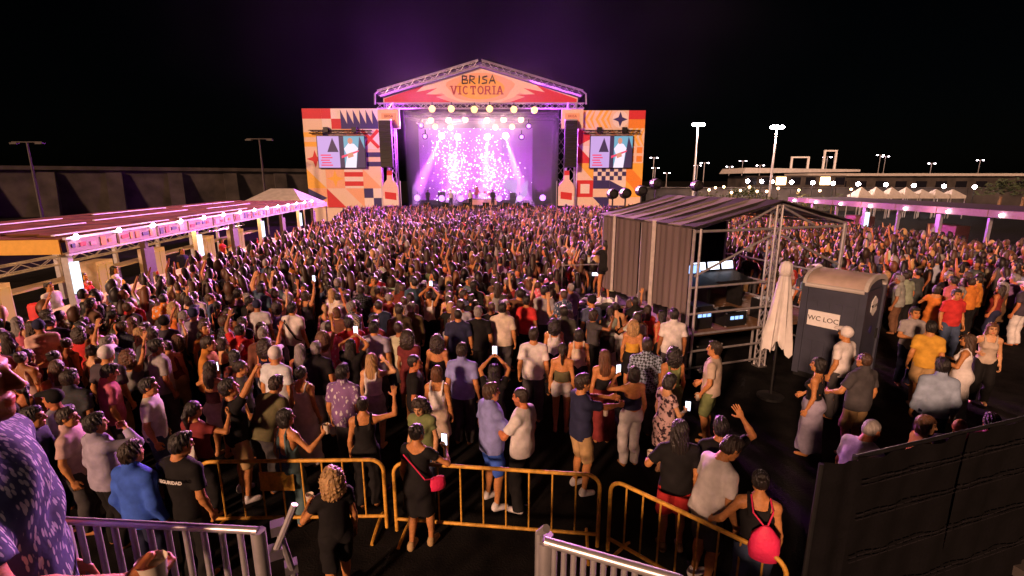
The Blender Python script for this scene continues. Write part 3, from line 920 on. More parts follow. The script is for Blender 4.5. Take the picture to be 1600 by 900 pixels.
# ---------------------------------------------------------------- LED wall of separate glowing tiles and gear on the deck
def led_wall():
    x0, x1 = atY(640, 250, SY + 9.6).x, atY(832, 250, SY + 9.6).x
    z0, z1 = 1.9, atY(752, 200, SY + 9.6).z
    t = thing('led_wall', 'glowing speckled white and violet video wall at the back of the stage', 'video wall', (x0, SY + 9.8, z0))
    W, H = x1 - x0, z1 - z0
    nx, nz = 20, 12
    rn = random.Random(11)
    for i in range(nx):
        for j in range(nz):
            u, v = (i + .5) / nx, (j + .5) / nz
            tree = max(math.exp(-((u - c0 - .05 * math.sin(6 * v)) / .13) ** 2) for c0 in (.36, .66)) * math.exp(-((v - .45) / .36) ** 2)
            base = math.exp(-((u - .5) / .42) ** 2) * (1.15 - .75 * v)
            k = .25 + .9 * base * rn.uniform(.8, 1.15)
            tile = MB().box((W * u, 0, H * v), (W / nx - .012, .1, H / nz - .012)).build('led_tile', 'led_tile', t)
            tile.color = (min(1.6, .62 * k + .7 * tree), .06 * k + .30 * tree, min(1.7, .95 * k + .7 * tree), 1)
            ns = int(rn.uniform(4, 14) * (tree + .25 * base))
            if ns:
                q = MB()
                for s in range(ns):
                    a = rn.uniform(.03, .11)
                    q.box((W * u + rn.uniform(-.5, .5) * W / nx, -.06 - .003 * s, H * v + rn.uniform(-.5, .5) * H / nz), (a, .02, a * rn.uniform(.5, 1.5)), 0, 0, Matrix.Rotation(rn.uniform(0, 3), 3, 'Y'))
                q.build('bright_spots', 'led_white', tile)['kind'] = 'stuff'
led_wall()
def stage_gear():
    # drum riser and kit
    t = thing('drum_riser', 'low black drum riser in the middle of the stage', 'riser', (SX - .3, SY + 6, 1.5))
    MB().box((0, 0, .35), (3.6, 2.6, .7)).build('platform', 'black_metal', t)
    MB().box((0, -1.32, .35), (3.5, .03, .6)).build('front_panel', 'pinkish', t)
    t = thing('drum_kit', 'drum kit with cymbals on the drum riser', 'drum kit', (SX - .3, SY + 6, 2.2))
    m = MB().lathe((0, 0, 0), [(.34, -.25), (.34, .25)], 16)
    m.v = [(x, z, y + .36) for x, y, z in m.v]
    m.build('bass_drum', 'white', t)
    for x, y, z, r in ((-.45, .1, .75, .2), (.35, .05, .75, .2), (.75, .4, .5, .24), (-.8, .4, .6, .2)):
        MB().lathe((x, y, z), [(r, -.16), (r, .16)], 14).build('drum', 'red', t)
    for x, y, z in ((-.95, .0, 1.15), (.95, .1, 1.2), (.4, .5, 1.35)):
        MB().lathe((x, y, z), [(.28, 0), (.05, .05)], 14).build('cymbal', 'yellow', t)
        MB().tube([(x, y, 0), (x, y, z)], .02, 5).build('cymbal_stand', 'alu', t)
    for k, x in enumerate((-6, -4, -1.8, .4, 2.6, 4.8)):
        t = thing('monitor_wedge', 'black floor monitor wedge on the stage edge, %s of six' % nth(k, 6), 'loudspeaker', (SX + x, SY + .9, 1.5), 0, 'floor monitors on the stage edge')
        MB().prism([(-.3, 0), (.3, 0), (.3, .2), (-.05, .48), (-.3, .48)], -.35, .35, 'x').build('cabinet', 'black_plastic', t)
        MB().box((0, .18, .38), (.55, .02, .25), 0, 0, Matrix.Rotation(R(-50), 3, 'X')).build('grille', 'black_metal', t)
    for k, (x, y, h) in enumerate(((-5.2, 6.5, 1.5), (-3.9, 6.8, 1.2), (3.4, 6.6, 1.4), (6.4, 5.0, 1.8))):
        t = thing('amplifier_stack', 'dark amplifier stack behind the players, %s of four' % nth(k, 4), 'amplifier', (SX + x, SY + y, 1.5), 0, 'amplifier stacks on stage')
        MB().box((0, 0, h / 4), (.9, .5, h / 2 - .02)).build('cabinet', 'black_plastic', t)
        MB().box((0, 0, h * 3 / 4), (.85, .45, h / 2 - .02)).build('cabinet', 'black_plastic', t)
    # pale folded arrow shaped set piece
    a = at(0, 0)
    x, z = atY(806, 290, SY + 4).x, 1.5
    t = thing('set_piece', 'pale lilac arrow shaped set piece beside the musicians on stage', 'set piece', (x, SY + 4, z))
    MB().prism([(-1.4, 2.0), (.2, 1.3), (-.1, .2), (1.3, 1.2), (1.4, 2.9), (.5, 2.2), (.2, 2.9), (-1.3, 2.9)], 0, .15).build('panel', 'scr_lilac', t)
    MB().box((.3, .4, .5), (.2, .6, 1)).build('support', 'black_metal', t)
stage_gear()

# ================================================================== MIXING TENT, TOILET, PARASOL, BARRIERS
TF = Vector((3.9, 10.4, 0))
TRZ = R(18.6)
TW, TD, TE, TR = 4.4, 3.9, 3.38, 3.90
def tl(x, y, z=0):
    m = Matrix.Rotation(TRZ, 3, 'Z') @ Vector((x, y, 0))
    return Vector((TF.x + m.x, TF.y + m.y, z))
def mixing_tent():
    t = thing('mixing_tent', 'scaffold mixing tent with dark striped ridge roof and fabric side wall', 'tent', TF, TRZ)
    for x, y, top in ((0, 0, TE), (TW / 2, 0, TR), (TW, 0, TE), (0, TD / 2, TE), (0, TD, TE), (TW, TD / 2, TE), (TW, TD, TE), (TW / 2, TD, TR)):
        m = MB()
        if x == TW / 2 and y == 0:
            m.truss((x, y, 0), (x, y, top - .05), .16, .024, 16)
        else:
            m.tube([(x, y, 0), (x, y, top)], .035, 8)
        m.build('post', 'galv', t)
        MB().box((x, y, .02), (.24, .24, .04)).build('base_plate', 'steel', t)
    for x, y in ((0.12, -.06), (TW - .12, -.06)):
        MB().tube([(x, y, 0), (x, y, TE)], .03, 7).build('post', 'galv', t)
    for y in (0, TD):
        MB().tube([(0, y, TE), (TW / 2, y, TR)], .035, 7).build('rafter', 'galv', t)
        MB().tube([(TW / 2, y, TR), (TW, y, TE)], .035, 7).build('rafter', 'galv', t)
        MB().tube([(0, y - .03, TE - .06), (TW, y - .03, TE - .06)], .03, 7).build('tie_beam', 'galv', t)
    for x, z in ((0, TE), (TW / 2, TR), (TW, TE)):
        MB().tube([(x, 0, z), (x, TD, z)], .03, 7).build('purlin', 'galv', t)
    for a, b in (((TW / 2, -.05, TE - .15), (.05, -.05, 2.35)), ((TW / 2, -.05, TE - .15), (TW - .05, -.05, 2.35)), ((TW * .5, -.06, 3.85), (TW * .25, -.06, TE)), ((TW * .5, -.06, 3.85), (TW * .75, -.06, TE))):
        MB().tube([a, b], .026, 7).build('brace', 'galv', t)
    for z in (.22, .62, 1.02, 1.5, 2.1):
        MB().tube([(0, -.05, z), (TW / 2 + .1, -.05, z)], .026, 7).build('guard_rail', 'galv', t)
        MB().tube([(TW + .04, 0, z), (TW + .04, TD, z)], .026, 7).build('guard_rail', 'galv', t)
    # roof of separate sheets: light seams between dark films
    n = 9
    for s in (0, 1):
        for k in range(n):
            y0, y1 = -.15 + k * (TD + .3) / n, -.15 + (k + 1) * (TD + .3) / n - .015
            dz = .025 * math.sin(k * 2.1)
            xe, ze = (-.12, TE - .0) if s == 0 else (TW + .12, TE - .0)
            q = MB().add([(xe, y0, ze + .06), (TW / 2, y0, TR + .06), (TW / 2, y1, TR + .06), (xe, y1, ze + .06), ((xe + TW / 2) / 2, y0, (ze + TR) / 2 - dz - .0), ((xe + TW / 2) / 2, y1, (ze + TR) / 2 - dz - .0),
                          (xe, y0, ze + .035), (TW / 2, y0, TR + .035), (TW / 2, y1, TR + .035), (xe, y1, ze + .035)],
                         [(0, 4, 5, 3), (4, 1, 2, 5), (6, 9, 8, 7), (0, 6, 7, 1), (3, 2, 8, 9), (0, 3, 9, 6)])
            q.build('roof_sheet', 'tent_roof_light' if k in (1, 3, 5, 7) else 'tent_roof', t)
    # side wall: two fabric panels with hanging folds
    def fabric(x0, y0, x1, y1, z0, z1, mat, folds, amp=.03):
        m = MB()
        N = 60
        a, b = Vector((x0, y0, 0)), Vector((x1, y1, 0))
        nrm = (b - a).cross(Vector((0, 0, 1))).normalized()
        vs = []
        for i in range(N + 1):
            u = i / N
            for j in range(5):
                v = j / 4
                o = amp * (.4 + .6 * (1 - v)) * math.sin(folds * u * 6.283 + 1.3 * math.sin(9 * u))
                p = a + (b - a) * u + nrm * o
                vs.append((p.x, p.y, z0 + (z1 - z0) * v + .03 * (1 - v) * math.sin(5 * u)))
        fs = [(i * 5 + j, (i + 1) * 5 + j, (i + 1) * 5 + j + 1, i * 5 + j + 1) for i in range(N) for j in range(4)]
        m.add(vs, fs)
        return m.build('side_fabric', mat, t, True)
    fabric(-.05, .02, -.05, TD * .49, 1.45, TE, 'tent_side', 9)
    fabric(-.05, TD * .51, -.05, TD, 1.35, TE, 'tent_side', 8)
    MB().box((-.12, TD * .33, 2.42), (.02, .13, 2.1)).build('pale_strip', 'tent_strip', t)
    MB().box((-.12, TD * .80, 2.42), (.02, .10, 2.1)).build('pale_strip', 'tent_strip', t)
    fabric(TW * .28, TD + .04, TW, TD + .04, 1.0, TE - .1, 'black_cloth', 7)
    for i in range(5):
        MB().box((.45 + i * .9, TD / 2, .96), (.88, TD - .1, .06)).build('floor_board', 'wood', t)
    for x in (.3, 2.2, 4.2):
        for y in (.3, TD - .3):
            MB().tube([(x, y, 0), (x, y, .93)], .03, 6).build('floor_leg', 'galv', t)
    MB().box((TW / 2, TD - .12, .48), (TW - .2, .03, .9)).build('skirt', 'black_cloth', t)
mixing_tent()
def console(x, y, w_, lab, n, mat='desk_light'):
    p = tl(x, y, .99)
    t = thing('mixing_console', lab, 'mixing desk', p, TRZ)
    MB().prism([(-.4, .72), (.4, .84), (.4, .95), (-.4, .80)], -w_ / 2, w_ / 2, 'x').build('surface', 'black_plastic', t)
    for s in (-1, 1):
        MB().box((s * (w_ / 2 - .1), .1, .37), (.08, .5, .74)).build('leg', 'black_metal', t)
    for k in range(n):
        xx = -w_ / 2 + (k + .5) * w_ / n
        sc = MB().box((xx, .36, 1.08), (w_ / n - .05, .04, .26), 0, 0, Matrix.Rotation(R(-14), 3, 'X')).build('monitor', 'black_plastic', t)
        MB().box((xx, .332, 1.085), (w_ / n - .09, .006, .21), 0, 0, Matrix.Rotation(R(-14), 3, 'X')).build('screen', mat, sc)
        f = MB()
        for i in range(8):
            for j in range(3):
                f.box((xx - w_ / n / 2 + .06 + i * (w_ / n - .1) / 8, -.28 + j * .16, .80 + .022 * j), (.02, .04, .03))
        f.build('faders', 'white', t)['kind'] = 'stuff'
console(1.15, 1.6, 1.5, 'mixing desk with small blue screens behind the fabric side wall', 2)
console(2.55, 1.9, 1.4, 'mixing desk with three bright screens near the middle tent post', 3, 'phone_light')
for k, (x, y, z, w_, h, lab) in enumerate(((.7, .55, .99, .5, .55, 'black flight case rack with blue displays at the tent front rails'), (1.6, .5, .99, .6, .35, 'low black flight case on the tent floor behind the rails'),
                                     (.9, .5, 0, .7, .6, 'dark flight case under the tent floor'), (2.9, .6, .99, .6, .5, 'flight case beside the middle tent post'))):
    p = tl(x, y, z)
    t = thing('flight_case', lab, 'flight case', p, TRZ)
    MB().box((0, 0, h / 2), (w_, .5, h)).build('body', 'black_plastic', t)
    for xx in (-1, 1):
        for zz in (.012, h - .012):
            MB().box((xx * w_ / 2, -.25, zz), (.03, .03, .03)).build('corner', 'alu', t)
    if k in (0, 1):
        for i in range(3):
            MB().box((-.12 + .13 * i, -.256, h * .6), (.1, .008, .08)).build('display', 'desk_light', t)
# follow spots clamped to a bar behind the roof
for k, (px, py) in enumerate(((958, 303), (978, 302), (1003, 298), (1026, 287), (1090, 290))):
    p = atY(px, py, 17.5)
    t = thing('spot_fixture', 'black round spotlight behind the mixing tent roof, %s of five' % nth(k, 5), 'spotlight', (p.x, 17.5, 0), 0, 'dark spotlights behind the tent')
    m = MB().lathe((0, 0, 0), [(.09, -.22), (.17, -.15), (.19, .15), (.20, .2)], 12)
    m.v = [(x, z, y + p.z) for x, y, z in m.v]
    m.build('housing', 'black_metal', t)
    MB().tube([(0, .05, 0), (0, .05, p.z)], .03, 6).build('stand', 'black_metal', t)

# camera riser beside the tent
RIS = at(945, 470, 1.0)
def riser():
    t = thing('camera_riser', 'low black riser cluttered with white gear beside the tent fabric', 'riser', (RIS.x - .1, RIS.y + .2, 0), R(10))
    for i in range(2):
        MB().box((-.5 + i * 1.0, 0, .95), (.98, 1.6, .10)).build('deck_panel', 'black_metal', t)
    for x in (-.9, .9):
        for y in (-.7, .7):
            MB().tube([(x, y, 0), (x, y, .9)], .03, 6).build('leg', 'galv', t)
    MB().tube([(-.95, .75, 1.0), (-.95, .75, 1.9), (.95, .75, 1.9), (.95, .75, 1.0)], .02, 6).build('rail', 'galv', t)
    rn = random.Random(4)
    words = ['crumpled white sheet', 'white cable box', 'pale clipboard', 'white paper bundle', 'white folded towel']
    for k in range(5):
        o = MB()
        a, b = rn.uniform(.15, .4), rn.uniform(.12, .25)
        h = rn.uniform(.03, .1)
        o.prism([(-a / 2, 0), (a / 2, 0), (a / 2 * .9, h), (0, h * 1.4), (-a / 2 * .8, h)], -b / 2, b / 2)
        tag(o.build('riser_clutter', 'white', None, False, (RIS.x - .75 + k * .22, RIS.y - .35 + rn.uniform(-.1, .3), 1.003), rn.uniform(0, 3)), '%s lying on the camera riser' % words[k], 'clutter')
    for k, dx in enumerate((-.2, .25)):
        o = MB().lathe((0, 0, 0), [(.035, 0), (.036, .02), (.034, .17), (.015, .2), (.015, .23)], 10).build('water_bottle', 'white', None, True, (RIS.x + dx, RIS.y - .35, 1.003))
        tag(o, 'white water bottle on the riser %s' % ('nearest the camera operator' if k == 0 else 'nearest the fabric'), 'bottle')
riser()

def toilet():
    c = Vector((7.35, 10.5, 0))
    t = thing('portable_toilet', 'dark blue portable toilet cabin with pale arched roof and logo boards', 'portable toilet', c, R(38))
    W, D, H = 1.12, 1.12, 2.05
    MB().box((0, 0, .06), (W + .06, D + .06, .12)).build('base', 'black_plastic', t)
    def panel(cx, cy, w_, d_, nm='wall_panel'):
        m = MB().box((cx, cy, H / 2 + .1), (w_, d_, H - .02))
        return m.build(nm, 'wc_body', t)
    panel(-W / 2, 0, .05, D - .12); panel(0, D / 2, W - .12, .05); panel(W / 2, 0, .05, D - .12)
    dr = panel(0, -D / 2, W - .16, .05, 'door')
    for sx_ in (-1, 1):
        for sy_ in (-1, 1):
            MB().box((sx_ * (W / 2 - .005), sy_ * (D / 2 - .005), H / 2 + .1), (.13, .13, H + .04)).build('corner_post', 'wc_body', t)
    for k in range(4):
        MB().box((-W / 2 - .03, -.36 + k * .24, 1.62), (.02, .16, .36)).build('vent_panel', 'wc_body', t)
        MB().box((-W / 2 - .03, -.36 + k * .24, .55), (.02, .16, .7)).build('rib_panel', 'wc_body', t)
    MB().box((.40, -D / 2 - .04, 1.1), (.05, .04, .22)).build('handle', 'black_plastic', dr)
    # arched roof, arch seen on the door side
    N = 12
    arc = [(W / 2 * 1.08 * math.cos(math.pi * i / N), H + .1 + .30 * math.sin(math.pi * i / N) ** .8) for i in range(N + 1)]
    MB().prism([(-W / 2 * 1.08, H + .06)] + arc[::-1] + [(W / 2 * 1.08, H + .06)], -D / 2 + .02, D / 2 - .02).build('roof', 'wc_roof', t, True)
    for y in (-D / 2 - .05, D / 2 - .015):
        rim = [(x * 1.04, z + .015) for x, z in arc] + [(x * .88, z - .07) for x, z in arc[::-1]]
        q = MB()
        for i in range(N):
            a, b = arc[i], arc[i + 1]
            lo = lambda p_: (p_[0] * .9, H + .09 + (p_[1] - H - .1) * .72)
            q.prism([(a[0] * 1.04, a[1] + .015), (b[0] * 1.04, b[1] + .015), lo(b), lo(a)], y, y + .07)
        q.build('roof_rim', 'canvas', t)
    MB().prism([(-.5, H + .1), (.5, H + .1), (.35, H + .28), (-.35, H + .28)], -D / 2 + .0, -D / 2 + .01).build('gable', 'wc_body', t)
    for s in (-1, 1):
        MB().tube([(s * W * .54, -D / 2, H + .09), (s * W * .54, D / 2, H + .09)], .05, 8).build('eave', 'canvas', t)
    # boards with the maker's lettering
    b1 = MB().box((-W / 2 - .055, .12, 1.42), (.02, .62, .34)).build('sign_board', 'white', t)
    text_mesh('lettering', 'WC LOC', .15, 'ink', b1, (-W / 2 - .070, .12, 1.42), (math.pi / 2, 0, -math.pi / 2), .003)
    hexa = [(.0 + .2 * math.cos(math.pi / 6 + i * math.pi / 3), 1.78 + .22 * math.sin(math.pi / 6 + i * math.pi / 3)) for i in range(6)]
    b2 = MB().prism(hexa, -D / 2 - .04, -D / 2 - .028).build('sign_board', 'white', t)
    text_mesh('lettering', 'WC LOC', .095, 'ink', b2, (0, -D / 2 - .043, 1.78), (math.pi / 2, 0, 0), .002)
    MB().prism([(.02 + .085 * math.cos(i * .45), 1.25 + .085 * math.sin(i * .45)) for i in range(14)], -D / 2 - .034, -D / 2 - .027).build('round_emblem', 'navy', t)
toilet()

def parasol():
    p = at(1240, 575, 0)
    p = Vector((5.35, 9.35, 0))
    t = thing('closed_parasol', 'closed white cloth parasol standing before the mixing tent', 'parasol', p)
    MB().tube([(0, 0, .05), (0, 0, 2.95)], .024, 8).build('pole', 'black_metal', t)
    MB().lathe((0, 0, 0), [(.26, 0), (.26, .05), (.05, .08)], 16).build('base', 'black_plastic', t)
    n, rings = 40, []
    zs = [2.86, 2.80, 2.66, 2.60, 2.35, 2.0, 1.6, 1.3, 1.12]
    rr = [.035, .10, .12, .085, .125, .16, .195, .225, .235]
    vs = []
    for z, r in zip(zs, rr):
        for k in range(n):
            a = 2 * math.pi * k / n
            q = r * (1 + (.05 + .24 * (2.86 - z) / 1.7) * math.sin(8 * a + .5 * math.sin(3 * a) + (2.9 - z)))
            zz = z + (.12 * math.sin(3 * a + 1) + .09 * math.sin(8 * a)) * max(0, (1.5 - z) / .4)
            vs.append((q * math.cos(a), q * math.sin(a), zz))
    fs = [(i * n + k, (i + 1) * n + k, (i + 1) * n + (k + 1) % n, i * n + (k + 1) % n) for i in range(len(zs) - 1) for k in range(n)] + [tuple(range(n))]
    MB().add(vs, fs).build('canopy', 'white_cloth', t, True)
    MB().lathe((0, 0, 2.6), [(.10, -.03), (.105, 0), (.10, .03)], 16).build('tie_band', 'canvas', t)
parasol()

# ---------------------------------------------------------------- yellow crowd barriers
def barrier(a, b, label, plate=False, foot=True):
    d = b - a
    L = math.hypot(d.x, d.y)
    t = thing('crowd_barrier', label, 'barrier', (a.x, a.y, 0), math.atan2(d.y, d.x), 'yellow crowd barriers')
    H, r, rad = 1.0, .024, .16
    z0 = .2
    fr = [(0.0, 0, .03), (0, 0, H - rad)]
    fr += [(rad - rad * math.cos(q), 0, H - rad + rad * math.sin(q)) for q in np.linspace(.3, 1.57, 5)]
    fr += [(L - rad + rad * math.sin(q), 0, H - rad + rad * math.cos(q)) for q in np.linspace(0, 1.3, 5)]
    fr += [(L, 0, H - rad), (L, 0, .03)]
    MB().tube(fr, r, 8).build('frame', 'yellow_paint', t, True)
    MB().tube([(0, 0, z0), (L, 0, z0)], r * .9, 8).build('bottom_rail', 'yellow_paint', t, True)
    n = 8
    for k in range(n):
        x = L * (k + 1) / (n + 1)
        MB().tube([(x, 0, z0), (x, 0, H - .02)], .011, 6).build('bar', 'yellow_paint', t)
    for x in (.12, L - .12):
        MB().tube([(x, -.3, .02), (x, -.26, .035), (x, 0, .06), (x, .26, .035), (x, .3, .02)], .02, 6).build('foot', 'yellow_paint', t)
    if plate:
        MB().box((L * .42, -.02, H - .27), (.42, .012, .26)).build('number_plate', 'yellow_paint', t)
BA = [at(308, 722, 1.0), at(598, 718, 1.0), at(614, 722, 1.0), at(938, 743, 1.0), at(955, 748, 1.0), at(1232, 878, 1.0)]
barrier(BA[0], BA[1], 'yellow crowd barrier with a small plate before the bare backed woman', True)
barrier(BA[2], BA[3], 'yellow crowd barrier in front of the two men talking')
barrier(BA[4], BA[5], 'slanting yellow crowd barrier that the woman with pink backpack leans on')

# ---------------------------------------------------------------- viewing platform with its railings (the viewer stands on it)
def platform():
    t = thing('viewing_platform', 'raised steel viewing platform under the railings', 'platform', (0, 0, 0))
    for i in range(4):
        MB().box((-2.0 + i * .7, .45, 2.16), (.68, 2.0, .06)).build('deck_panel', 'black_metal', t)
    for x in (-2.3, -.9, .4):
        for y in (-.4, 1.3):
            MB().tube([(x, y, 0), (x, y, 2.1)], .04, 8).build('leg', 'galv', t)
platform()
def railing(a, b, label, n, top=.035, ztop=0.):
    d = b - a
    L = d.length
    t = thing('steel_railing', label, 'railing', a, math.atan2(d.y, d.x), 'steel railings of the viewing platform')
    MB().tube([(0, 0, 0), (L, 0, d.z)], top, 10).build('top_rail', 'alu', t, True)
    MB().tube([(0, 0, -1.0), (L, 0, -1.0)], .025, 8).build('bottom_rail', 'galv', t, True)
    for k in range(n + 1):
        x = L * k / n
        end = k in (0, n)
        MB().tube([(x, 0, -1.05), (x, 0, d.z * k / n)], .024 if end else .010, 8).build('bar', 'galv', t, True)
railing(at(95, 813, 3.25), at(403, 829, 3.25), 'grey steel railing with thin bars before the blue shirt man', 11, .013)
railing(at(852, 846, 3.25), at(1062, 906, 3.25), 'grey steel railing at the lower middle below the slanting barrier', 13, .016)
p = at(843, 824, 3.3)
t = thing('gate_post', 'short steel gate post with hinge beside the lower railing', 'post', (p.x, p.y, 2.2))
MB().tube([(0, 0, 0), (0, 0, 1.08), (.02, -.03, 1.12)], .014, 8).build('post', 'galv', t)
MB().tube([(.03, .03, .95), (.03, .03, 1.05)], .018, 8).build('hinge', 'alu', t)
# scaffold braces with couplers below the railing
p0, p1 = at(432, 818, 2.1), at(465, 905, 1.5)
t = thing('scaffold_brace', 'short galvanised scaffold tubes with couplers beside the lower railing', 'scaffold', (p0.x, p0.y, 0))
q = Vector((p0.x, p0.y, 0))
MB().tube([p0 - q + Vector((.14, 0, .15)), at(428, 868, 1.9) - q], .024, 8).build('tube', 'galv', t)
MB().tube([p0 - q, at(462, 905, 1.4) - q], .024, 8).build('tube', 'galv', t)
MB().tube([at(462, 905, 1.4) - q, (at(462, 905, 1.4) - q) * 1 + Vector((0, 0, -1.4))], .024, 8).build('tube', 'galv', t)
for x_, y_, z_ in ((434, 824, 2.08), (430, 862, 1.92), (455, 885, 1.55)):
    c = at(x_, y_, z_) - q
    MB().box(c, (.09, .09, .07), .5).build('coupler', 'steel', t)

# ---------------------------------------------------------------- black mesh covered fence, lower right
def mesh_fence():
    a, b = at(1345, 716, 2.0), at(1600, 656, 2.0)
    b = a + (b - a) * 1.9
    d = b - a
    L = d.length
    t = thing('mesh_fence', 'tall site fence covered in black mesh cloth at the lower corner', 'fence', (a.x, a.y, 0), math.atan2(d.y, d.x))
    n = 3
    for k in range(n):
        N = 30
        vs, fs = [], []
        for i in range(N + 1):
            for j in range(9):
                u, v = i / N, j / 8
                vs.append((L * (k + u * .99) / n, .02 * math.sin(11 * u + 3 * v + k) + .015 * math.sin(23 * u - 5 * v), v * 2.0 - .02 * math.sin(u * math.pi) * v))
        for i in range(N):
            for j in range(8):
                fs.append((i * 9 + j, (i + 1) * 9 + j, (i + 1) * 9 + j + 1, i * 9 + j + 1))
        MB().add(vs, fs).build('mesh_sheet', 'mesh_cloth', t, True)
        for z in (.5, 1.0, 1.45, 1.8):
            m = MB()
            for i in range(14):
                x = L * (k + (i + .5) * .99 / 14) / n
                m.box((x, -.045, z + .008 * math.sin(i)), (L / n / 14 * .8, .004, .012)).box((x, -.045, z - .05), (L / n / 14 * .8, .004, .01))
            m.build('woven_band', 'mesh_thread', t)['kind'] = 'stuff'
    for k in range(n + 1):
        MB().tube([(L * k / n, .05, 0), (L * k / n, .05, 2.0)], .022, 8).build('post', 'black_metal', t)
        MB().box((L * k / n, .05, .06), (.25, .6, .12)).build('concrete_foot', 'concrete', t)
    MB().tube([(0, .05, 1.98), (L, .05, 1.98)], .02, 8).build('top_rail', 'black_metal', t)
    # folded end flap towards the barrier
    e = at(1283, 728, 1.95)
    e2 = Matrix.Rotation(-math.atan2(d.y, d.x), 3, 'Z') @ Vector((e.x - a.x, e.y - a.y, 0))
    vs = [(e2.x * u, e2.y * u + .02 * math.sin(9 * u), z) for u in np.linspace(0, 1, 9) for z in (0, 1, 1.97)]
    MB().add(vs, [(i * 3 + j, (i + 1) * 3 + j, (i + 1) * 3 + j + 1, i * 3 + j + 1) for i in range(8) for j in (0, 1)]).build('end_flap', 'mesh_cloth', t, True)
    MB().tube([(e2.x, e2.y, 0), (e2.x, e2.y, 1.97)], .022, 8).build('post', 'black_metal', t)
mesh_fence()
p = at(1590, 855, 0)
for k, (px, py, lab) in enumerate(((1403, 893, 'crumpled white paper lying on the dark ground below the mesh fence'), (1592, 852, 'pale plastic bag lying at the lower edge before the mesh fence'))):
    p = at(px, py, 0)
    rn = random.Random(k)
    m = MB()
    vs = [(math.cos(a) * r * .09 * rn.uniform(.7, 1.2), math.sin(a) * r * .06, z * rn.uniform(.6, 1.3)) for r, z in ((1, .004), (.8, .05), (.3, .07)) for a in np.linspace(0, 5.7, 9)]
    fs = [(i * 9 + j, i * 9 + (j + 1) % 9, (i + 1) * 9 + (j + 1) % 9, (i + 1) * 9 + j) for i in (0, 1) for j in range(9)] + [tuple(range(18, 27))]
    tag(m.add(vs, fs).build('litter', 'white', None, False, p), lab, 'litter')

# ================================================================== PEOPLE: bodies grown from a distance field into one skin
A = lambda *v: np.array(v, float)
class Sdf:
    def __init__(s):
        s.p = []
    def cone(s, a, b, ra, rb, k=.03, sign=1, cap=False, cap0=False):
        s.p.append(('c', np.array(a, float), np.array(b, float), ra, rb, k, sign, cap, cap0)); return s
    def ell(s, c, r, k=.03, sign=1, R_=None):
        s.p.append(('e', np.array(c, float), np.array(r, float), R_, 0, k, sign, 0, 0)); return s
    def flat(s, a, b, ra, rb, R_, sq, k=.04, cap=False, cap0=False):
        s.p.append(('f', np.array(a, float), np.array(b, float), ra, rb, k, 1, cap, cap0, R_, sq)); return s
    def dist(s, q, P):
        t = q[0]
        if t == 'e':
            d = P - q[1]
            if q[3] is not None:
                d = d @ q[3]                      # world -> local (R columns are the local axes)
            r = q[2]
            k0 = np.sqrt(((d / r) ** 2).sum(-1))
            k1 = np.sqrt(((d / (r * r)) ** 2).sum(-1)) + 1e-9
            return k0 * (k0 - 1) / k1
        a, b, ra, rb = q[1:5]
        if t == 'f':
            R_, sq = q[9], q[10]
            P = (P - a) @ R_
            b = (b - a) @ R_
            a = np.zeros(3)
            P = P / A(1, sq, 1)
            b = b / A(1, sq, 1)
        ba = b - a
        L2 = (ba * ba).sum()
        pa = P - a
        h0 = (pa @ ba) / L2
        h = np.clip(h0, 0, 1)
        d = np.sqrt(((pa - h[..., None] * ba) ** 2).sum(-1)) - (ra + h * (rb - ra))
        if t == 'f':
            d = d * (.5 + .5 * q[10])
        if q[7]:
            d = np.maximum(d, (h0 - 1) * math.sqrt(L2))
        if q[8]:
            d = np.maximum(d, -h0 * math.sqrt(L2))
        return d
    def mesh(s, h, cuts=(), disp=None):
        lo, hi = [], []
        for q in s.p:
            if q[0] == 'e':
                m = q[2].max() if q[3] is not None else q[2]
                l_, h_ = q[1] - m, q[1] + m
            else:
                m = max(q[3], q[4])
                l_, h_ = np.minimum(q[1], q[2]) - m, np.maximum(q[1], q[2]) + m
            lo.append(l_); hi.append(h_)
        un = [i for i, q in enumerate(s.p) if q[6] > 0]
        mn = np.min([lo[i] for i in un], 0) - 3 * h
        mx = np.max([hi[i] for i in un], 0) + 3 * h
        n = np.ceil((mx - mn) / h).astype(int) + 1
        D = np.full(n, 1.0, np.float32)
        ax = [mn[i] + h * np.arange(n[i]) for i in range(3)]
        for q, l_, h_ in zip(s.p, lo, hi):
            pad = q[5] + 2.5 * h
            i0 = np.maximum(np.floor((l_ - pad - mn) / h).astype(int), 0)
            i1 = np.minimum(np.ceil((h_ + pad - mn) / h).astype(int) + 1, n)
            if (i1 <= i0).any(): continue
            sl = tuple(slice(i0[i], i1[i]) for i in range(3))
            P = np.stack(np.meshgrid(*[ax[i][sl[i]] for i in range(3)], indexing='ij'), -1)
            d = s.dist(q, P)
            k = q[5]
            old = D[sl]
            if q[6] > 0:
                g = np.clip(.5 + .5 * (d - old) / k, 0, 1)
                D[sl] = d * (1 - g) + old * g - k * g * (1 - g)
            else:
                g = np.clip(.5 - .5 * (old + d) / k, 0, 1)
                D[sl] = old * (1 - g) - d * g + k * g * (1 - g)
        if cuts or disp is not None:
            P = np.stack(np.meshgrid(*ax, indexing='ij'), -1)
            if disp is not None:
                D = D + disp(P)
            for c in cuts:
                D = np.maximum(D, c(P))
        return nets(D, mn, h)
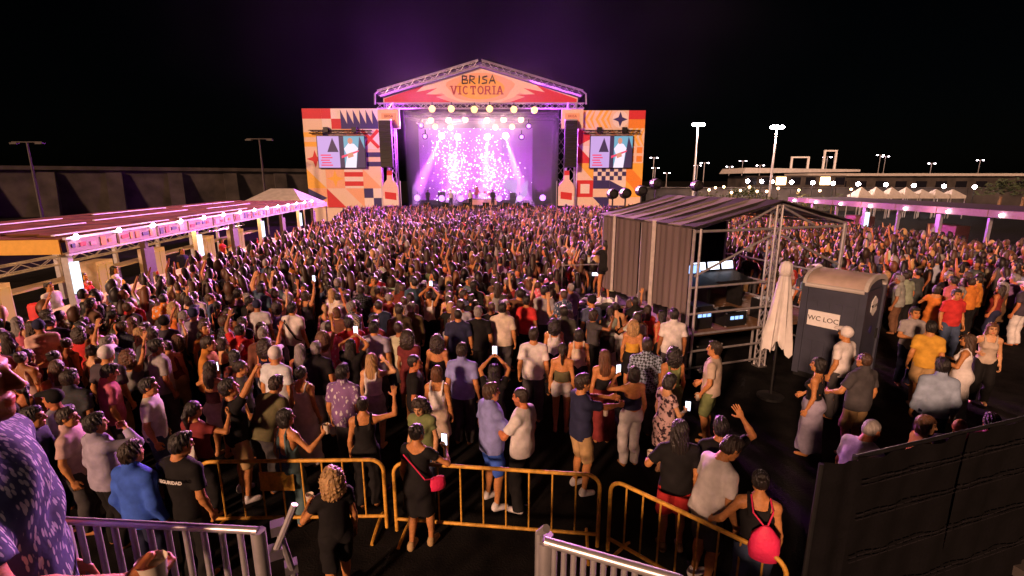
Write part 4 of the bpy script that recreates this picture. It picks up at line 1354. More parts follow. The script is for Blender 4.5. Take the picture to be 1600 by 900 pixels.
def nets(D, mn, h):
    s = D < 0
    c = [s[i:s.shape[0] - 1 + i, j:s.shape[1] - 1 + j, k:s.shape[2] - 1 + k] for i in (0, 1) for j in (0, 1) for k in (0, 1)]
    cnt = sum(x.astype(np.int8) for x in c)
    act = (cnt > 0) & (cnt < 8)
    ii = np.argwhere(act)
    idx = np.full(act.shape, -1, np.int64)
    idx[act] = np.arange(len(ii))
    offs = [(i, j, k) for i in (0, 1) for j in (0, 1) for k in (0, 1)]
    v = np.stack([D[ii[:, 0] + o[0], ii[:, 1] + o[1], ii[:, 2] + o[2]] for o in offs], 1)
    acc = np.zeros((len(ii), 3)); num = np.zeros(len(ii))
    for a in range(8):
        for b in range(a + 1, 8):
            if sum(x != y for x, y in zip(offs[a], offs[b])) != 1: continue
            cr = (v[:, a] < 0) != (v[:, b] < 0)
            t = np.where(cr, v[:, a] / np.where(cr, v[:, a] - v[:, b], 1), 0)[:, None]
            acc += np.where(cr[:, None], A(*offs[a]) + t * (A(*offs[b]) - A(*offs[a])), 0)
            num += cr
    V = mn + h * (ii + acc / num[:, None])
    faces = []
    for axis in range(3):
        o1, o2 = [x for x in range(3) if x != axis]
        sl0, sl1 = [slice(None)] * 3, [slice(None)] * 3
        sl0[axis], sl1[axis] = slice(0, -1), slice(1, None)
        a, b = s[tuple(sl0)], s[tuple(sl1)]
        e = np.argwhere(a != b)
        e = e[(e[:, o1] > 0) & (e[:, o2] > 0) & (e[:, o1] < s.shape[o1] - 1) & (e[:, o2] < s.shape[o2] - 1)]
        ins = a[tuple(e.T)]
        def cell_(d1, d2):
            q = e.copy(); q[:, o1] -= d1; q[:, o2] -= d2
            return idx[tuple(q.T)]
        quad = np.stack([cell_(1, 1), cell_(0, 1), cell_(0, 0), cell_(1, 0)], 1)
        flip = ins if axis != 1 else ~ins
        quad[~flip] = quad[~flip][:, ::-1]
        faces.append(quad)
    return V, np.concatenate(faces)
def rotm(ax, deg):
    return np.array(Matrix.Rotation(R(deg), 3, ax))

# ---- hands: wrist at the origin, fingers along +y, palm to -z, thumb to -x (a right hand)
HANDS = {}
def hand(kind, h):
    if (kind, h) in HANDS: return HANDS[kind, h]
    s = Sdf()
    s.cone((0, -.035, 0), (0, .02, 0), .026, .024, .02)
    s.ell((0, .05, 0), (.043, .052, .017), .02)
    curl = {'relax': (22, 30, 22), 'open': (4, 6, 5), 'grip': (48, 62, 40)}[kind]
    rad = max(.0095, h * .95)
    for i, (x, ln) in enumerate(((-.033, .074), (-.011, .082), (.012, .076), (.033, .060))):
        p = A(x, .085, 0)
        ang = 0
        spread = x * (3.2 if kind == 'open' else 1.2)
        for j, f_ in enumerate((.46, .30, .24)):
            ang += curl[j] * (1 + .08 * i)
            d = A(math.sin(spread), math.cos(R(ang)), -math.sin(R(ang)))
            q = p + d / np.linalg.norm(d) * ln * f_
            s.cone(p, q, rad * (1 - .07 * j), rad * (.93 - .07 * j), .006)
            p = q
    tp = {'relax': [(-.03, .018, -.006), (-.054, .05, -.018), (-.058, .085, -.026)], 'open': [(-.03, .018, -.003), (-.066, .042, -.006), (-.088, .07, -.01)],
          'grip': [(-.03, .018, -.008), (-.05, .045, -.035), (-.035, .07, -.06)]}[kind]
    s.cone(tp[0], tp[1], .015, .012, .012); s.cone(tp[1], tp[2], .0115, .0095, .006)
    HANDS[kind, h] = s.mesh(h)
    return HANDS[kind, h]
# ---- heads: centre at the origin, face to +y
HEADS = {}
def head(sex, h, stubble=0):
    key = (sex, h, stubble)
    if key in HEADS: return HEADS[key]
    s = Sdf()
    f = sex == 'f'
    s.ell((0, -.014, .03), (.074, .094, .088), .03)
    s.ell((0, .022, -.045), (.056 if f else .061, .066, .084), .045)
    s.cone((-.03, .04, -.08), (.03, .04, -.08), .034, .034, .03)
    s.ell((0, .072, -.105), (.020, .020, .018), .03)
    s.ell((0, .076, .032), (.05, .02, .014), .02)
    for e in (-1, 1):
        s.ell((e * .042, .055, -.025), (.024, .024, .024), .025)
        s.ell((e * .031, .101, .012), (.017, .014, .011), .012, -1)
        s.ell((e * .031, .082, .011), (.0135, .0125, .0125), .004)
        s.ell((e * .076, -.008, -.002), (.011, .022, .033), .01)
    s.cone((0, .088, .018), (0, .113, -.032), .009, .0145, .014)
    s.ell((-.012, .098, -.034), (.009, .012, .008), .008); s.ell((.012, .098, -.034), (.009, .012, .008), .008)
    s.ell((0, .086, -.066), (.025, .013, .0075), .008); s.ell((0, .085, -.078), (.021, .012, .007), .008)
    s.cone((0, -.03, -.17), (0, -.018, -.06), .05 if f else .06, .05 if f else .058, .03)
    V, Fc = s.mesh(h)
    C = np.ones((len(V), 3))
    x, y, z = V.T
    if stubble:
        m = (y > -.01) & (z < -.045) & (z > -.14)
        C[m] = A(.55, .5, .5)
    m = (np.abs(x) < .027) & (np.abs(z + .072) < .013) & (y > .07)
    C[m] = A(.85, .42, .45)
    for e in (-1, 1):
        m = (np.abs(x - e * .031) < .016) & (np.abs(z - .011) < .0085) & (y > .07)
        C[m] = A(.12, .1, .1)
        m = (np.abs(x - e * .034) < .023) & (np.abs(z - .034) < .006) & (y > .06)
        C[m] = A(.22, .16, .14)
    HEADS[key] = (V, Fc, C)
    return HEADS[key]
HAIRS = {}
def hair_mesh(kind, h):
    if (kind, h) in HAIRS: return HAIRS[kind, h]
    s = Sdf()
    cap = .012 if kind in ('short', 'bun', 'ponytail', 'beanie') else .006 if kind == 'buzz' else .02
    s.ell((0, -.018, .034), (.076 + cap, .096 + cap, .090 + cap), .02)
    amp, fr = .004, 55
    face = (.048, -.02)
    if kind == 'short':
        s.ell((0, -.045, -.03), (.074, .065, .07), .03)
        s.ell((0, .03, .105), (.06, .055, .03), .03)
        amp = .006
    elif kind == 'buzz':
        s.ell((0, -.045, -.02), (.073, .06, .06), .03); amp = .001
    elif kind == 'long':
        s.ell((0, -.05, -.07), (.092, .07, .13), .04)
        s.ell((0, -.085, -.2), (.105, .05, .19), .05)
        s.cone((.07, .0, .0), (.085, -.02, -.2), .03, .028, .03); s.cone((-.07, .0, .0), (-.085, -.02, -.2), .03, .028, .03)
        amp = .006
    elif kind == 'bob':
        s.ell((0, -.035, -.06), (.105, .09, .10), .04)
    elif kind == 'curly':
        s.ell((0, -.05, -.03), (.14, .12, .15), .05); s.ell((0, -.08, -.13), (.14, .09, .13), .05)
        amp, fr = .018, 75
    elif kind == 'bun':
        s.ell((0, -.045, -.02), (.072, .06, .06), .03); s.ell((0, -.10, .09), (.045, .045, .042), .012)
    elif kind == 'ponytail':
        s.ell((0, -.045, -.02), (.072, .06, .06), .03)
        s.cone((0, -.11, .05), (0, -.15, -.05), .025, .035, .02); s.cone((0, -.15, -.05), (0, -.13, -.26), .035, .015, .02)
    elif kind == 'cap':
        s.cone((0, .06, .065), (0, .15, .055), .06, .05, .01); amp = 0
    def disp(P):
        x, y, z = P[..., 0], P[..., 1], P[..., 2]
        if kind == 'curly':
            return amp * (np.sin(fr * x + 2 * np.sin(40 * z)) * np.sin(fr * y + 3) * np.sin(fr * z + 2 * np.sin(50 * x)))
        th = np.arctan2(x, -y + .02)
        return amp * np.sin(17 * th + 9 * np.sin(7 * z) + 3 * np.sin(31 * x)) + amp * .5 * np.sin(37 * th + 15 * z)
    def cut(P):                                    # keep the face and the throat free
        x, y, z = P[..., 0], P[..., 1], P[..., 2]
        top = .062 if kind != 'cap' else .05
        d1 = np.minimum(y - .022 - .25 * np.abs(x), top - z)
        d2 = np.minimum(y + .02, -.05 - z) if kind in ('short', 'buzz', 'bun', 'ponytail', 'cap') else np.minimum(y - .01, -.02 - z)
        d3 = (-.085 - z) if kind in ('short', 'buzz', 'bun', 'cap') else np.full_like(z, -1)
        return np.maximum(np.maximum(d1, d2), d3)
    HAIRS[kind, h] = s.mesh(h, [cut], disp)
    return HAIRS[kind, h]
def mk_mesh(name, V, Fc, mat, col=None):
    me = bpy.data.meshes.new(name)
    me.vertices.add(len(V)); me.loops.add(len(Fc) * 4); me.polygons.add(len(Fc))
    me.vertices.foreach_set('co', np.ascontiguousarray(V, np.float32).ravel())
    me.loops.foreach_set('vertex_index', np.ascontiguousarray(Fc, np.int32).ravel())
    me.polygons.foreach_set('loop_start', np.arange(0, len(Fc) * 4, 4, dtype=np.int32))
    me.polygons.foreach_set('use_smooth', np.ones(len(Fc), bool))
    if col is not None:
        at_ = me.color_attributes.new('Col', 'FLOAT_COLOR', 'POINT')
        at_.data.foreach_set('color', np.concatenate([col, np.ones((len(col), 1))], 1).astype(np.float32).ravel())
    me.update(calc_edges=True)
    me.materials.append(M(mat))
    return me
def unit(v):
    return v / (np.linalg.norm(v) + 1e-9)
def ik(s, w_, pole, l1, l2):
    d = w_ - s
    L = min(np.linalg.norm(d), l1 + l2 - .004)
    u = unit(d)
    a = (l1 * l1 - l2 * l2 + L * L) / (2 * L)
    hh = math.sqrt(max(l1 * l1 - a * a, 0))
    n = unit(pole - u * (pole @ u))
    return s + u * a + n * hh, s + u * L
SKINS = {'tan': (.54, .235, .085), 'light': (.64, .34, .17), 'brown': (.34, .14, .055), 'red': (.55, .19, .075)}
HAIRC = {'black': (.012, .008, .007), 'dark': (.03, .016, .010), 'brown': (.075, .035, .018), 'auburn': (.14, .055, .022), 'blonde': (.50, .30, .12), 'grey': (.28, .25, .24)}
CLO = {'white': (.74, .70, .70), 'cream': (.68, .58, .46), 'grey': (.33, .31, .32), 'charcoal': (.07, .065, .07), 'black': (.012, .011, .012), 'navy': (.025, .028, .07),
       'blue': (.05, .13, .62), 'periwinkle': (.26, .28, .62), 'lavender': (.36, .33, .46), 'sky': (.32, .40, .55), 'pink': (.62, .15, .24), 'red': (.60, .04, .04), 'maroon': (.20, .03, .03),
       'orange': (.70, .22, .04), 'yellow': (.66, .36, .05), 'olive': (.13, .12, .06), 'green': (.18, .22, .09), 'khaki': (.48, .32, .15), 'teal': (.10, .17, .19), 'denim': (.07, .10, .18), 'beige': (.56, .45, .36),
       'brown': (.16, .08, .045), 'purple': (.22, .12, .30), 'rose': (.62, .42, .42), 'floralblue': (.04, .045, .14)}
def strap(s, T, sg, pts, r):
    for a, b in zip(pts, pts[1:]):
        s.cone(T(sg * a[0], a[1], a[2]), T(sg * b[0], b[1], b[2]), r, r, .008)
def build_person(sex='m', hair='short', top='tee', bottom='trousers', lean=0, side=0, twist=0, hy=0, hp=0, la=None, ra=None, lh='relax', rh='relax', lp=None, rp=None,
                 stance=.1, stride=.0, wide=1., res=1., shoes=False, stubble=0, mat='cloth', seed=0, lpole=None, rpole=None):
    """meshes of one standing person, 1.75 tall: {part: mesh}, with the joints"""
    f = sex == 'f'
    Z = lambda z: z
    pel = A(0, 0, .95)
    Rt = rotm('X', -lean) @ rotm('Y', side) @ rotm('Z', twist)
    T = lambda *v: pel + Rt @ (A(*v) - pel)
    sw = .146 if f else .172
    sw *= wide
    sh = {-1: T(-sw, -.01, 1.395), 1: T(sw, -.01, 1.395)}
    wr, el = {}, {}
    for sg, tgt, pole in ((-1, la, lpole), (1, ra, rpole)):
        if tgt is None:
            w_ = sh[sg] + A(sg * .075, .05, -.52)
            pl = A(sg * .25, -1, 0)
        else:
            w_ = A(*tgt)
            pl = A(sg * .7, -.5, -.6)
        if pole is not None: pl = A(*pole)
        el[sg], wr[sg] = ik(sh[sg], w_, pl, .285, .255)
    hip = {-1: pel + A(-.09, 0, -.03), 1: pel + A(.09, 0, -.03)}
    ank = {-1: A(-stance, -stride, .085), 1: A(stance, stride, .085)}
    kne = {}
    for sg in (-1, 1):
        kne[sg], ank[sg] = ik(hip[sg], ank[sg], A(.1 * sg, 1, 0), .425, .42)
    hb, hc = .022 * res, .0175 * res
    # ----- body (trunk, arms, legs), then head and hands into the same mesh
    s = Sdf()
    wv = wide
    if f:
        tr = [((0, .0, .95), (.165 * wv, .122, .12)), ((0, .0, 1.10), (.118 * wv, .09, .14)), ((0, 0, 1.27), (.138 * wv, .098, .15))]
    else:
        tr = [((0, 0, .96), (.155 * wv, .112, .12)), ((0, .005, 1.10), (.14 * wv, .105, .15)), ((0, 0, 1.28), (.165 * wv, .112, .16))]
    for c, r in tr:
        s.ell(T(*c), r, .07, 1, Rt)
    if f:
        for sg in (-1, 1): s.ell(T(sg * .062, .085, 1.27), (.052, .045, .05), .03, 1, Rt)
        for sg in (-1, 1): s.ell(pel + A(sg * .075, -.065, -.03), (.078, .07, .085), .04)
    s.cone(sh[-1], sh[1], .05, .05, .06)
    s.cone(T(0, -.02, 1.40), T(0, -.012, 1.535), .062, .047 if f else .056, .05)
    for sg in (-1, 1):
        s.cone(T(0, -.02, 1.485), sh[sg], .038, .048, .05)
        s.cone(sh[sg], el[sg], .046 if f else .053, .035 if f else .041, .03)
        s.cone(el[sg], el[sg] + (wr[sg] - el[sg]) * .35, .036 if f else .042, .037 if f else .043, .02)
        s.cone(el[sg] + (wr[sg] - el[sg]) * .3, wr[sg], .036 if f else .042, .023 if f else .026, .02)
        s.cone(hip[sg], kne[sg], .088, .056, .05)
        s.cone(kne[sg], ank[sg], .053, .034, .03)
        m = kne[sg] + (ank[sg] - kne[sg]) * .3
        s.ell(m + A(0, -.022, 0), (.046, .046, .11), .04)
        s.cone(ank[sg] + A(0, -.02, -.035), ank[sg] + A(.015 * sg, .13, -.05), .038, .03, .03)
    V, Fc = s.mesh(hb)
    parts_v, parts_f, parts_c, off = [V], [Fc], [np.ones((len(V), 3))], len(V)
    Rh = Rt @ rotm('Z', hy) @ rotm('X', hp) if abs(lean) < 15 else rotm('X', -lean * .5) @ rotm('Z', hy) @ rotm('X', hp)
    hs = .93 if f else .98
    hcen = T(0, -.012, 1.50) + Rh @ A(0, .022, .135) * hs
    HV, HF, HC = head(sex, .0075 * max(.6, res * 1.0), stubble)
    parts_v.append(hcen + (HV * hs) @ Rh.T); parts_f.append(HF + off); parts_c.append(HC); off += len(HV)
    for sg, kind, palm in ((-1, lh, lp), (1, rh, rp)):
        hv, hf = hand(kind, .006 * max(.7, res * .9))
        y = unit(wr[sg] - el[sg])
        pn = A(-sg, 0, 0) if palm is None else A(*palm)
        z = -unit(pn - y * (pn @ y))
        x = np.cross(y, z)
        hv2 = hv.copy()
        if sg < 0:
            hv2[:, 0] *= -1
            hf = hf[:, ::-1]
        Mx = np.stack([x, y, z], 1)
        k = .9 if f else 1.0
        parts_v.append(wr[sg] + (hv2 * k) @ Mx.T); parts_f.append(hf + off); parts_c.append(np.ones((len(hv2), 3))); off += len(hv2)
    out = {'body': mk_mesh('person', np.concatenate(parts_v), np.concatenate(parts_f), 'skin', np.concatenate(parts_c))}
    if hair and hair != 'bald':
        hv, hf = hair_mesh(hair, .009 * max(.7, res))
        out['cap' if hair == 'cap' else 'hair'] = mk_mesh('hair', hcen + (hv * hs) @ Rh.T, hf, 'cloth' if hair == 'cap' else 'hair')
    # ----- clothes
    rs = random.Random(seed)
    p1, p2, p3 = rs.random() * 6, rs.random() * 6, rs.random() * 6
    def wrinkle(a):
        def d(P):
            x, y, z = P[..., 0], P[..., 1], P[..., 2]
            u = np.sin(16 * z + 22 * x + p1 + 2.5 * np.sin(7 * z + p2)) * (.5 + .5 * np.sin(9 * z - 5 * x + p3))
            v = np.sin(34 * x + 9 * y - 8 * z + p2 + 2 * np.sin(11 * z + p1)) * np.clip(1.35 - z, 0, 1)
            w3 = .5 * np.sin(47 * z + 38 * x + 20 * y + 3 * np.sin(13 * x + p1)) * (.5 + .5 * np.sin(21 * x - 12 * z + p2)) if res < 1 else 0
            return a * (.8 * u + 1.1 * v + w3)
        return d
    zax = Rt @ A(0, 0, 1)
    def above(z0, flare=0):
        q = T(0, 0, z0)
        return lambda P: -((P - q) @ zax)
    def below(z0, yslope=0):
        q = T(0, 0, z0)
        yax = Rt @ A(0, 1, 0)
        return lambda P: ((P - q) @ zax) - yslope * ((P - q) @ yax)
    ex = .016 if res < 1.3 else .022
    def torso(s, loose=.0):
        for c, r in tr:
            s.ell(T(*c), np.array(r) + ex + loose * .5, .07, 1, Rt)
        if f:
            for sg in (-1, 1): s.ell(T(sg * .062, .085, 1.27), (.052 + ex, .045 + ex, .05 + ex), .03, 1, Rt)
    cuts, s = [], Sdf()
    wamp = .007
    if top in ('tee', 'shirt', 'long'):
        torso(s, .01)
        s.flat(T(0, 0, .86), T(0, 0, 1.33), (.19 if not f else .165) * wv, (.172 if not f else .145) * wv, Rt, .70, .05)
        s.cone(sh[-1], sh[1], .052 + ex * .5, .052 + ex * .5, .06)
        for sg in (-1, 1):
            s.cone(T(0, -.02, 1.46), sh[sg], .045, .052 + ex * .4, .05)
            if top == 'long':
                s.cone(sh[sg], el[sg], .070, .064, .03); s.cone(el[sg], wr[sg] - unit(wr[sg] - el[sg]) * .03, .066, .045, .03, 1, True)
            else:
                e = sh[sg] + (el[sg] - sh[sg]) * (.72 if not f else .5)
                s.cone(sh[sg], e, .066 if not f else .058, .069 if not f else .056, .025, 1, True)
        if top in ('shirt', 'long'):
            s.cone(T(0, -.025, 1.47), T(0, -.022, 1.525), .082, .074, .012)
        nk = T(0, .02, 1.555)
        cuts = [above(.85 if not f else .9), lambda P: .066 - np.sqrt(((P - nk) ** 2).sum(-1)) if top == 'tee' else .055 - np.sqrt(((P - nk) ** 2).sum(-1))]
        wamp = .009
    elif top == 'tank':
        torso(s)
        for sg in (-1, 1):
            strap(s, T, sg, [(.085, -.10, 1.30), (.096, -.088, 1.42), (.098, -.02, 1.492), (.088, .065, 1.42), (.075, .098, 1.30)], .019)
        cuts = [above(.90)]
        q = T(0, 0, 1.345)
        body_cut = below(1.36)
        lim = T(0, 0, 0)
        def straps(P):
            d = body_cut(P)
            loc = (P - pel) @ Rt + pel
            near = .034 - np.abs(np.abs(loc[..., 0]) - .095)
            return np.minimum(d, -near)
        cuts.append(straps)
        wamp = .005
    elif top == 'band':
        torso(s)
        cuts = [above(1.04), below(1.27, .35)]
        wamp = .004
    elif top == 'lowback':
        torso(s)
        for sg in (-1, 1):
            strap(s, T, sg, [(.065, .105, 1.28), (.062, .06, 1.42), (.06, -.03, 1.512), (.07, -.093, 1.42), (.09, -.118, 1.14)], .013)
        bc = below(1.20, .9)
        def lowb(P):
            loc = (P - pel) @ Rt + pel
            th = np.clip((loc[..., 2] - 1.14) / .35, 0, 1)
            near = .03 - np.abs(np.abs(loc[..., 0]) - (.09 - .03 * th))
            return np.minimum(bc(P), -near)
        cuts = [above(.9), lowb]
        wamp = .004
    elif top == 'dress':
        torso(s)
        for sg in (-1, 1):
            s.cone(sh[sg], sh[sg] + (el[sg] - sh[sg]) * .45, .06, .062, .03, 1, True)
        s.cone(sh[-1], sh[1], .06, .06, .05)
        s.flat(T(0, 0, 1.02), pel + A(0, 0, -.38), .165 * wv, .225 * wv, np.eye(3), .8, .06, True)
        s.ell(pel + A(0, -.03, -.04), (.19, .165, .15), .06)
        nk = T(0, -.03, 1.54)
        cuts = [lambda P: .095 - np.sqrt(((P - nk) ** 2).sum(-1))]
        wamp = .008
    elif top == 'longdress':
        torso(s)
        for sg in (-1, 1): strap(s, T, sg, [(.085, -.10, 1.30), (.096, -.088, 1.42), (.098, -.02, 1.492), (.088, .065, 1.42), (.075, .098, 1.30)], .017)
        s.flat(T(0, 0, 1.0), pel + A(0, -.0, -.83), .17 * wv, .23, np.eye(3), .8, .06, True)
        s.ell(pel + A(0, -.03, -.04), (.19, .165, .15), .06)
        bc = below(1.34)
        def straps2(P):
            loc = (P - pel) @ Rt + pel
            return np.minimum(bc(P), -(.03 - np.abs(np.abs(loc[..., 0]) - .095)))
        cuts = [straps2]
        wamp = .008
    if top:
        v_, f_ = s.mesh(hc, cuts, wrinkle(wamp))
        nm = {'tee': 'shirt', 'shirt': 'shirt', 'long': 'shirt', 'tank': 'vest_top', 'band': 'crop_top', 'lowback': 'halter_top', 'dress': 'dress', 'longdress': 'dress'}[top]
        out[nm] = mk_mesh(nm, v_, f_, mat)
    s, cuts = Sdf(), []
    wlow = .94
    if bottom in ('trousers', 'shorts', 'hotpants'):
        s.ell(pel + A(0, 0, .0), (.165 * wv + ex * .6, .122 + ex * .6, .125), .07)
        if f:
            for sg in (-1, 1): s.ell(pel + A(sg * .075, -.065, -.03), (.078 + ex, .07 + ex, .085 + ex), .04)
        for sg in (-1, 1):
            if bottom == 'trousers':
                s.cone(hip[sg], kne[sg], .104, .088, .04); s.cone(kne[sg], ank[sg] + A(0, 0, -.02), .088, .072, .03, 1, True)
            else:
                e = hip[sg] + (kne[sg] - hip[sg]) * (.95 if bottom == 'shorts' else .38)
                s.cone(hip[sg], e, .104, .092 if bottom == 'shorts' else .10, .03, 1, True)
        cuts = [lambda P: P[..., 2] - 1.06]
    elif bottom == 'skirt':
        s.flat(pel + A(0, 0, .09), pel + A(0, 0, -.38), .16 * wv, .215, np.eye(3), .8, .05, True, True)
        s.ell(pel + A(0, -.03, -.04), (.185, .16, .13), .06)
    elif bottom == 'longskirt':
        s.flat(pel + A(0, 0, .09), pel + A(0, -.02, -.82), .175 * wv, .24, np.eye(3), .8, .05, True, True)
        s.ell(pel + A(0, -.03, -.03), (.19, .165, .13), .06)
    if bottom:
        v_, f_ = s.mesh(hc * 1.05, cuts, wrinkle(.008))
        nm = {'trousers': 'trousers', 'shorts': 'shorts', 'hotpants': 'shorts', 'skirt': 'skirt', 'longskirt': 'skirt'}[bottom]
        out[nm] = mk_mesh(nm, v_, f_, 'cloth')
    if shoes:
        for sg in (-1, 1):
            s = Sdf()
            s.cone(ank[sg] + A(0, -.025, -.03), ank[sg] + A(.016 * sg, .135, -.045), .047, .038, .02)
            s.cone(ank[sg] + A(0, -.02, -.0), ank[sg] + A(0, -.01, .02), .045, .042, .02)
            v_, f_ = s.mesh(.014, [lambda P: -(P[..., 2] - .004)])
            out['shoe' + ('' if sg < 0 else '2')] = mk_mesh('shoe', v_, f_, 'cloth')
    J = {'wr': wr, 'el': el, 'sh': sh, 'head': hcen, 'T': T, 'Rt': Rt}
    return out, J
def place_person(parts, loc, yaw, height, label, group, cols, mats=None):
    """cols: part -> colour; the body is the top-level object, hair and clothes its children"""
    k = height / 1.75
    b = bpy.data.objects.new('person', parts['body'])
    COL.objects.link(b)
    b.location = loc
    b.rotation_euler = (0, 0, yaw)
    b.scale = (k, k, k)
    b.color = (*cols['body'], 1)
    tag(b, label, 'person', group)
    for nm, me in parts.items():
        if nm == 'body': continue
        o = bpy.data.objects.new(nm.rstrip('2'), me)
        COL.objects.link(o)
        o.parent = b
        o.color = (*cols.get(nm.rstrip('2'), (.3, .3, .3)), 1)
    return b

# ================================================================== THE PEOPLE ONE CAN TELL APART
HERO = []           # (location, short name used by the labels of the people around)
def wl(o, v):
    """a point of a person's own frame in the world"""
    k = o.scale[0]
    m = Matrix.Rotation(o.rotation_euler[2], 3, 'Z') @ (Vector(v) * k)
    return Vector(o.location) + m
def hero(px, py, h, yaw, label, short, spec, skin='tan', hair='dark', top='white', bot='navy', shoe='white', z0=0., mat='cloth', loc=None):
    spec = dict(spec)
    spec.setdefault('seed', int(px * 7 + py))
    parts, J = build_person(mat=mat, **spec)
    k = h / 1.75
    hd = J['head']
    p = at(px, py, z0 + hd[2] * k) if loc is None else Vector(loc)
    off = Matrix.Rotation(R(yaw), 3, 'Z') @ Vector((hd[0] * k, hd[1] * k, 0))
    base = Vector((p.x - off.x, p.y - off.y, z0)) if loc is None else p
    cols = {'body': SKINS[skin], 'hair': HAIRC.get(hair, CLO.get(hair)), 'cap': CLO.get(hair, (.5, .5, .5)), 'shoe': CLO[shoe]}
    for q in ('shirt', 'vest_top', 'crop_top', 'halter_top', 'dress'): cols[q] = CLO[top]
    for q in ('trousers', 'shorts', 'skirt'): cols[q] = CLO[bot]
    o = place_person(parts, base, R(yaw), h, label, 'festival crowd', cols)
    HERO.append((base, short))
    return o, J
def hand_at(o, J, sg, d=.085):
    w_, e = J['wr'][sg], J['el'][sg]
    return wl(o, w_ + unit(w_ - e) * d)
def phone(o, J, sg, label, pos=None, yaw=None):
    p = pos if pos is not None else hand_at(o, J, sg, .10) + Vector((0, 0, .05))
    t = thing('phone', label, 'phone', p, o.rotation_euler[2] if yaw is None else R(yaw), 'glowing phones')
    MB().box((0, .004, 0), (.078, .009, .16)).build('case', 'black_plastic', t)
    MB().box((0, -.0035, 0), (.070, .004, .145)).build('screen', 'phone_light', t)
def cup(o, J, sg, label, pos=None, k=1.):
    p = pos if pos is not None else hand_at(o, J, sg, .07)
    c = MB().lathe((0, 0, -.06 * k), [(.028 * k, 0), (.030 * k, .01 * k), (.040 * k, .12 * k), (.042 * k, .125 * k), (.038 * k, .12 * k), (.036 * k, .10 * k)], 14)
    tag(c.build('drink_cup', 'paper_cup', None, True, p), label, 'cup', 'drink cups')
UP = dict(rh='open', rp=(0, 1, 0))

# -- on the platform, at the very edge of the picture
FM, FJ = hero(0, 0, 1.80, -62, 'man in blue floral shirt on the platform, cut by the picture edge', 'the man in floral shirt',
     dict(top='shirt', bottom='trousers', hair='buzz', stubble=1, res=.6, ra=(.17, .30, 1.03), rh='grip', rp=(-1, .2, 0), rpole=(.6, -.6, -.5), wide=.97, hp=0), 'red', 'brown', 'floralblue', 'charcoal', mat='cloth_leaf', loc=(-1.475, 1.20, 2.2))
cup(FM, FJ, 1, 'clear drink cup in the hand of the man in floral shirt')

# -- left front
hero(206, 708, 1.78, -12, 'man in bright blue long sleeved shirt seen from behind the railing', 'the man in bright blue shirt', dict(top='long', bottom='trousers', stance=.13), 'tan', 'dark', 'blue', 'navy')
SG, SJ = hero(284, 694, 1.80, -14, 'security guard in black shirt with white lettering on the back', 'the security guard', dict(top='tee', bottom='trousers', wide=1.1, hy=-20, hp=-12), 'tan', 'black', 'black', 'black')
hero(150, 662, 1.76, -28, 'man in lavender grey shirt drinking, hand raised to his mouth', 'the drinking man', dict(top='long', bottom='trousers', ra=(.08, .24, 1.50), rh='grip', wide=1.05), 'tan', 'black', 'lavender', 'black')
hero(52, 652, 1.80, -60, 'man in dark navy jacket near the edge, face turned towards the stage', 'the man in navy jacket', dict(top='long', bottom='trousers', hair='short'), 'tan', 'black', 'navy', 'black')
hero(106, 652, 1.70, -70, 'man in pale pink open shirt between the navy jacket and lavender shirt', 'the man in pale pink shirt', dict(top='shirt', bottom='trousers'), 'tan', 'dark', 'rose', 'charcoal')
hero(172, 582, 1.74, -40, 'man in bright pink polo shirt looking down', 'the man in pink polo', dict(top='shirt', bottom='trousers', hp=-18, wide=1.05), 'tan', 'black', 'pink', 'charcoal')
hero(233, 604, 1.72, -65, 'man in white t-shirt standing sideways behind the security guard', 'the sideways man in white', dict(top='tee', bottom='trousers'), 'tan', 'black', 'white', 'denim')
hero(246, 541, 1.80, -25, 'broad man in light grey t-shirt with dark hair near the pink polo', 'the broad man in light grey', dict(top='tee', bottom='trousers', wide=1.12, twist=-10), 'brown', 'black', 'grey', 'charcoal')
o, J = hero(303, 640, 1.68, -20, 'person in dark top with a white tote bag on the back', 'the tote bag carrier', dict(sex='f', top='tee', bottom='trousers', hair='ponytail', ra=(.25, .3, 1.45)), 'tan', 'black', 'maroon', 'black')
TB = wl(o, (.02, -.20, 1.12))
o, J = hero(330, 575, 1.66, -15, 'woman with very long dark hair filming with a phone held low', 'the long haired filming woman', dict(sex='f', top='band', bottom='skirt', hair='long', la=(-.34, .3, 1.38), lh='grip'), 'tan', 'dark', 'brown', 'beige')
phone(o, J, -1, 'phone with blue glow held by the long haired woman', yaw=15)
o, J = hero(358, 606, 1.80, -48, 'man in black t-shirt and khaki shorts raising one arm high', 'the man raising his arm', dict(top='tee', bottom='shorts', ra=(.27, .27, 1.92), rh='grip', rp=(0, 1, 0), hp=12, shoes=True, stance=.16, rpole=(1, -.3, -.4)), 'tan', 'black', 'black', 'khaki')
o, J = hero(447, 652, 1.64, -25, 'bare backed woman in teal jumpsuit holding up a bent arm', 'the bare backed woman in teal', dict(sex='f', top='lowback', bottom='trousers', hair='bob', ra=(.42, .22, 1.38), rh='open', rp=(-.3, 1, .3), rpole=(.7, -.3, -1), hy=-25), 'tan', 'black', 'teal', 'teal')
cup(o, J, 1, 'small cup in the raised hand of the bare backed woman')
hero(432, 600, 1.74, -20, 'man in olive t-shirt bending forward behind the bare backed woman', 'the bending man in olive', dict(top='tee', bottom='trousers', lean=32, wide=1.12), 'tan', 'dark', 'olive', 'charcoal')
hero(471, 583, 1.68, -10, 'woman in white low backed dress with dark pinned up hair', 'the woman in white low backed dress', dict(sex='f', top='longdress', bottom=None, hair='bun'), 'tan', 'black', 'white', 'white')
hero(377, 574, 1.66, -60, 'woman with hair bun in dark top behind the raised arm', 'the woman with hair bun', dict(sex='f', top='tee', bottom='trousers', hair='bun'), 'tan', 'dark', 'charcoal', 'black')
